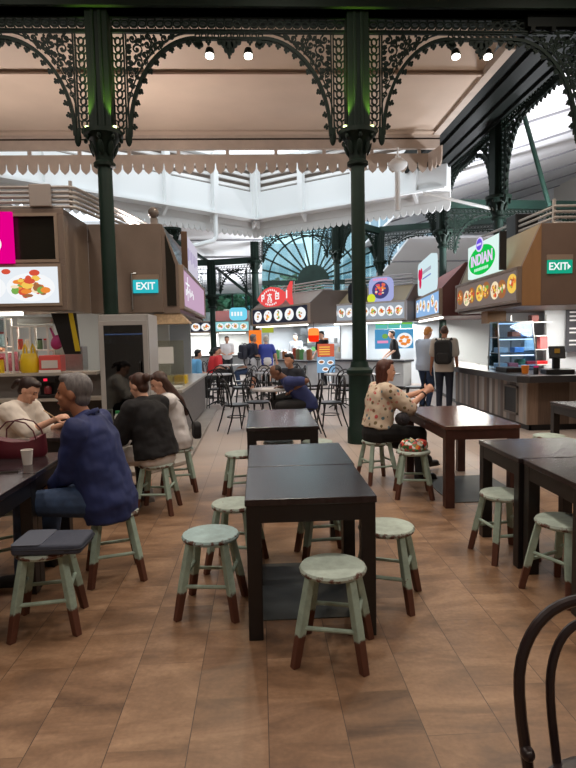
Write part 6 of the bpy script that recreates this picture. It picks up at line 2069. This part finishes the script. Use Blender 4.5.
b = MB(); q = tq(-.06, -.17, -.02); b.prism(rrect(.19, .17, .05), (q.x - .09, q.y, q.z), (1, 0, 0), (0, 0, 1), (0, -.075, 0)); b.build('body', BLACKP, t, bevel=.015, smooth=True)
b = MB(); b.tube([tq(-.06, -.2, .12), tq(-.1, -.165, .3), tq(-.115, -.12, .41), tq(-.12, -.02, .495), tq(-.1, .09, .44), tq(-.05, .165, .3), tq(.04, .175, .15)], .008, 6); b.build('strap', BLACKP, t, smooth=True)
b = MB(); b.ell((0, 0, 0), (.085, .05, .07), (.1, .3, .2), 14, 10)
tag(b.build('pouch', mat('dark_floral_pouch', (52, 50, 56), .7, var=.8, scale=45), loc=(1.47, 5.9, .70), smooth=True), 'small dark patterned pouch on the lap of the woman in the floral blouse', 'pouch')
simple('paper_sheet', 'white paper sheet on the bistro table of the hunched man', 'paper', mat('napkin_white', (226, 224, 220)), [(.02, .3, 9.18, 9.4, .751, .754)])
simple('dark_bag', 'black bag standing on the floor by the hunched man', 'bag', BLACKP, [(-.02, .2, 8.9, 9.1, 0, .33)], bevel=.04)
# ------------------------------------------------------------------ unseen hall lamps, and uplighters added to brighten the roofs
i = 0
for y in (-1.0, 3.4, 6.6):
    for x in (-3.4, 0.4, 4.2):
        t = thing('high_bay_lamp', 'round hall lamp under the roof above the tables', 'lamp', (x, y, 6.35), 0, 'round hall lamps under the front roof')
        b = MB(); b.lathe([(0.03, 0.32), (0.08, 0.3), (0.1, 0.2), (0.3, 0.02), (0.29, 0.0), (0.09, 0.19), (0.02, 0.2)], n=24); b.build('shade', GREEN2, t, smooth=True)
        b = MB(); b.cyl((0, 0, 0.3), (0, 0, 0.6), 0.015); b.build('cord', BLACK, t)
        b = MB(); b.lathe([(0.01, 0.05), (0.06, 0.07), (0.07, 0.12), (0.02, 0.19)], n=14); b.build('bulb', glow('bulb_warm', (255, 244, 226), 8), t, smooth=True)
        lamp('AREA', (x, y, 6.34), 62, (255, 242, 228), 0.55)
def fill_flood(label, loc, aim, power, c=(255, 244, 230), size=0.5):  # made-up lamp, added to brighten the ceilings and white roofs
    t = thing('added_uplighter', label, 'lamp', loc, 0, 'added fill lamps on the stall roofs')
    b = MB(); b.bb(-size / 2 - .03, size / 2 + .03, -.13, .13, 0, .07); b.build('housing', GREYP, t, bevel=.01)
    b = MB(); b.bb(-size / 2, size / 2, -.1, .1, .07, .075); b.build('lens', glow('fill_flood_lens', (255, 250, 240), 4), t)
    lamp('AREA', Vector(loc) + Vector((0, 0, .1)), power, c, size, aim, sy=.2)
fill_flood('added flat fill lamp on the left stall roof', (-4.6, 9.8, 3.35), (0.25, 0.1, 1), 46, (255, 240, 232), .7)
fill_flood('added flat fill lamp on the stall roof by the turquoise exit sign', (-2.0, 9.9, 3.35), (0.3, 0.05, 1), 56, (255, 240, 232), .7)
fill_flood('added flat fill lamp on the brown right-hand stall roof, near end', (6.9, 9.6, 3.2), (0, 0, 1), 110, (255, 240, 230), .7)
fill_flood('added flat fill lamp on the brown right-hand stall roof, far end', (6.3, 11.2, 3.2), (0.15, 0.2, 1), 230, (245, 248, 255), .7)
fill_flood('added flat fill lamp on the red stall roof', (6.4, 15.4, 3.15), (0.2, 0.2, 1), 420, (245, 248, 255), .7)
fill_flood('added flat fill lamp on the fish stall roof', (1.6, 20.6, 3.0), (-0.2, 0.2, 1), 180, (245, 250, 255), .7)
fill_flood('added flat fill lamp on the far left stall roof', (-3.0, 26.4, 2.75), (0, 0, 1), 140, (245, 250, 255), .7)
fill_flood('added flat fill lamp on the far red stall roof', (-1.2, 26.4, 2.8), (0, -0.3, 1), 120, (245, 250, 255), .7)
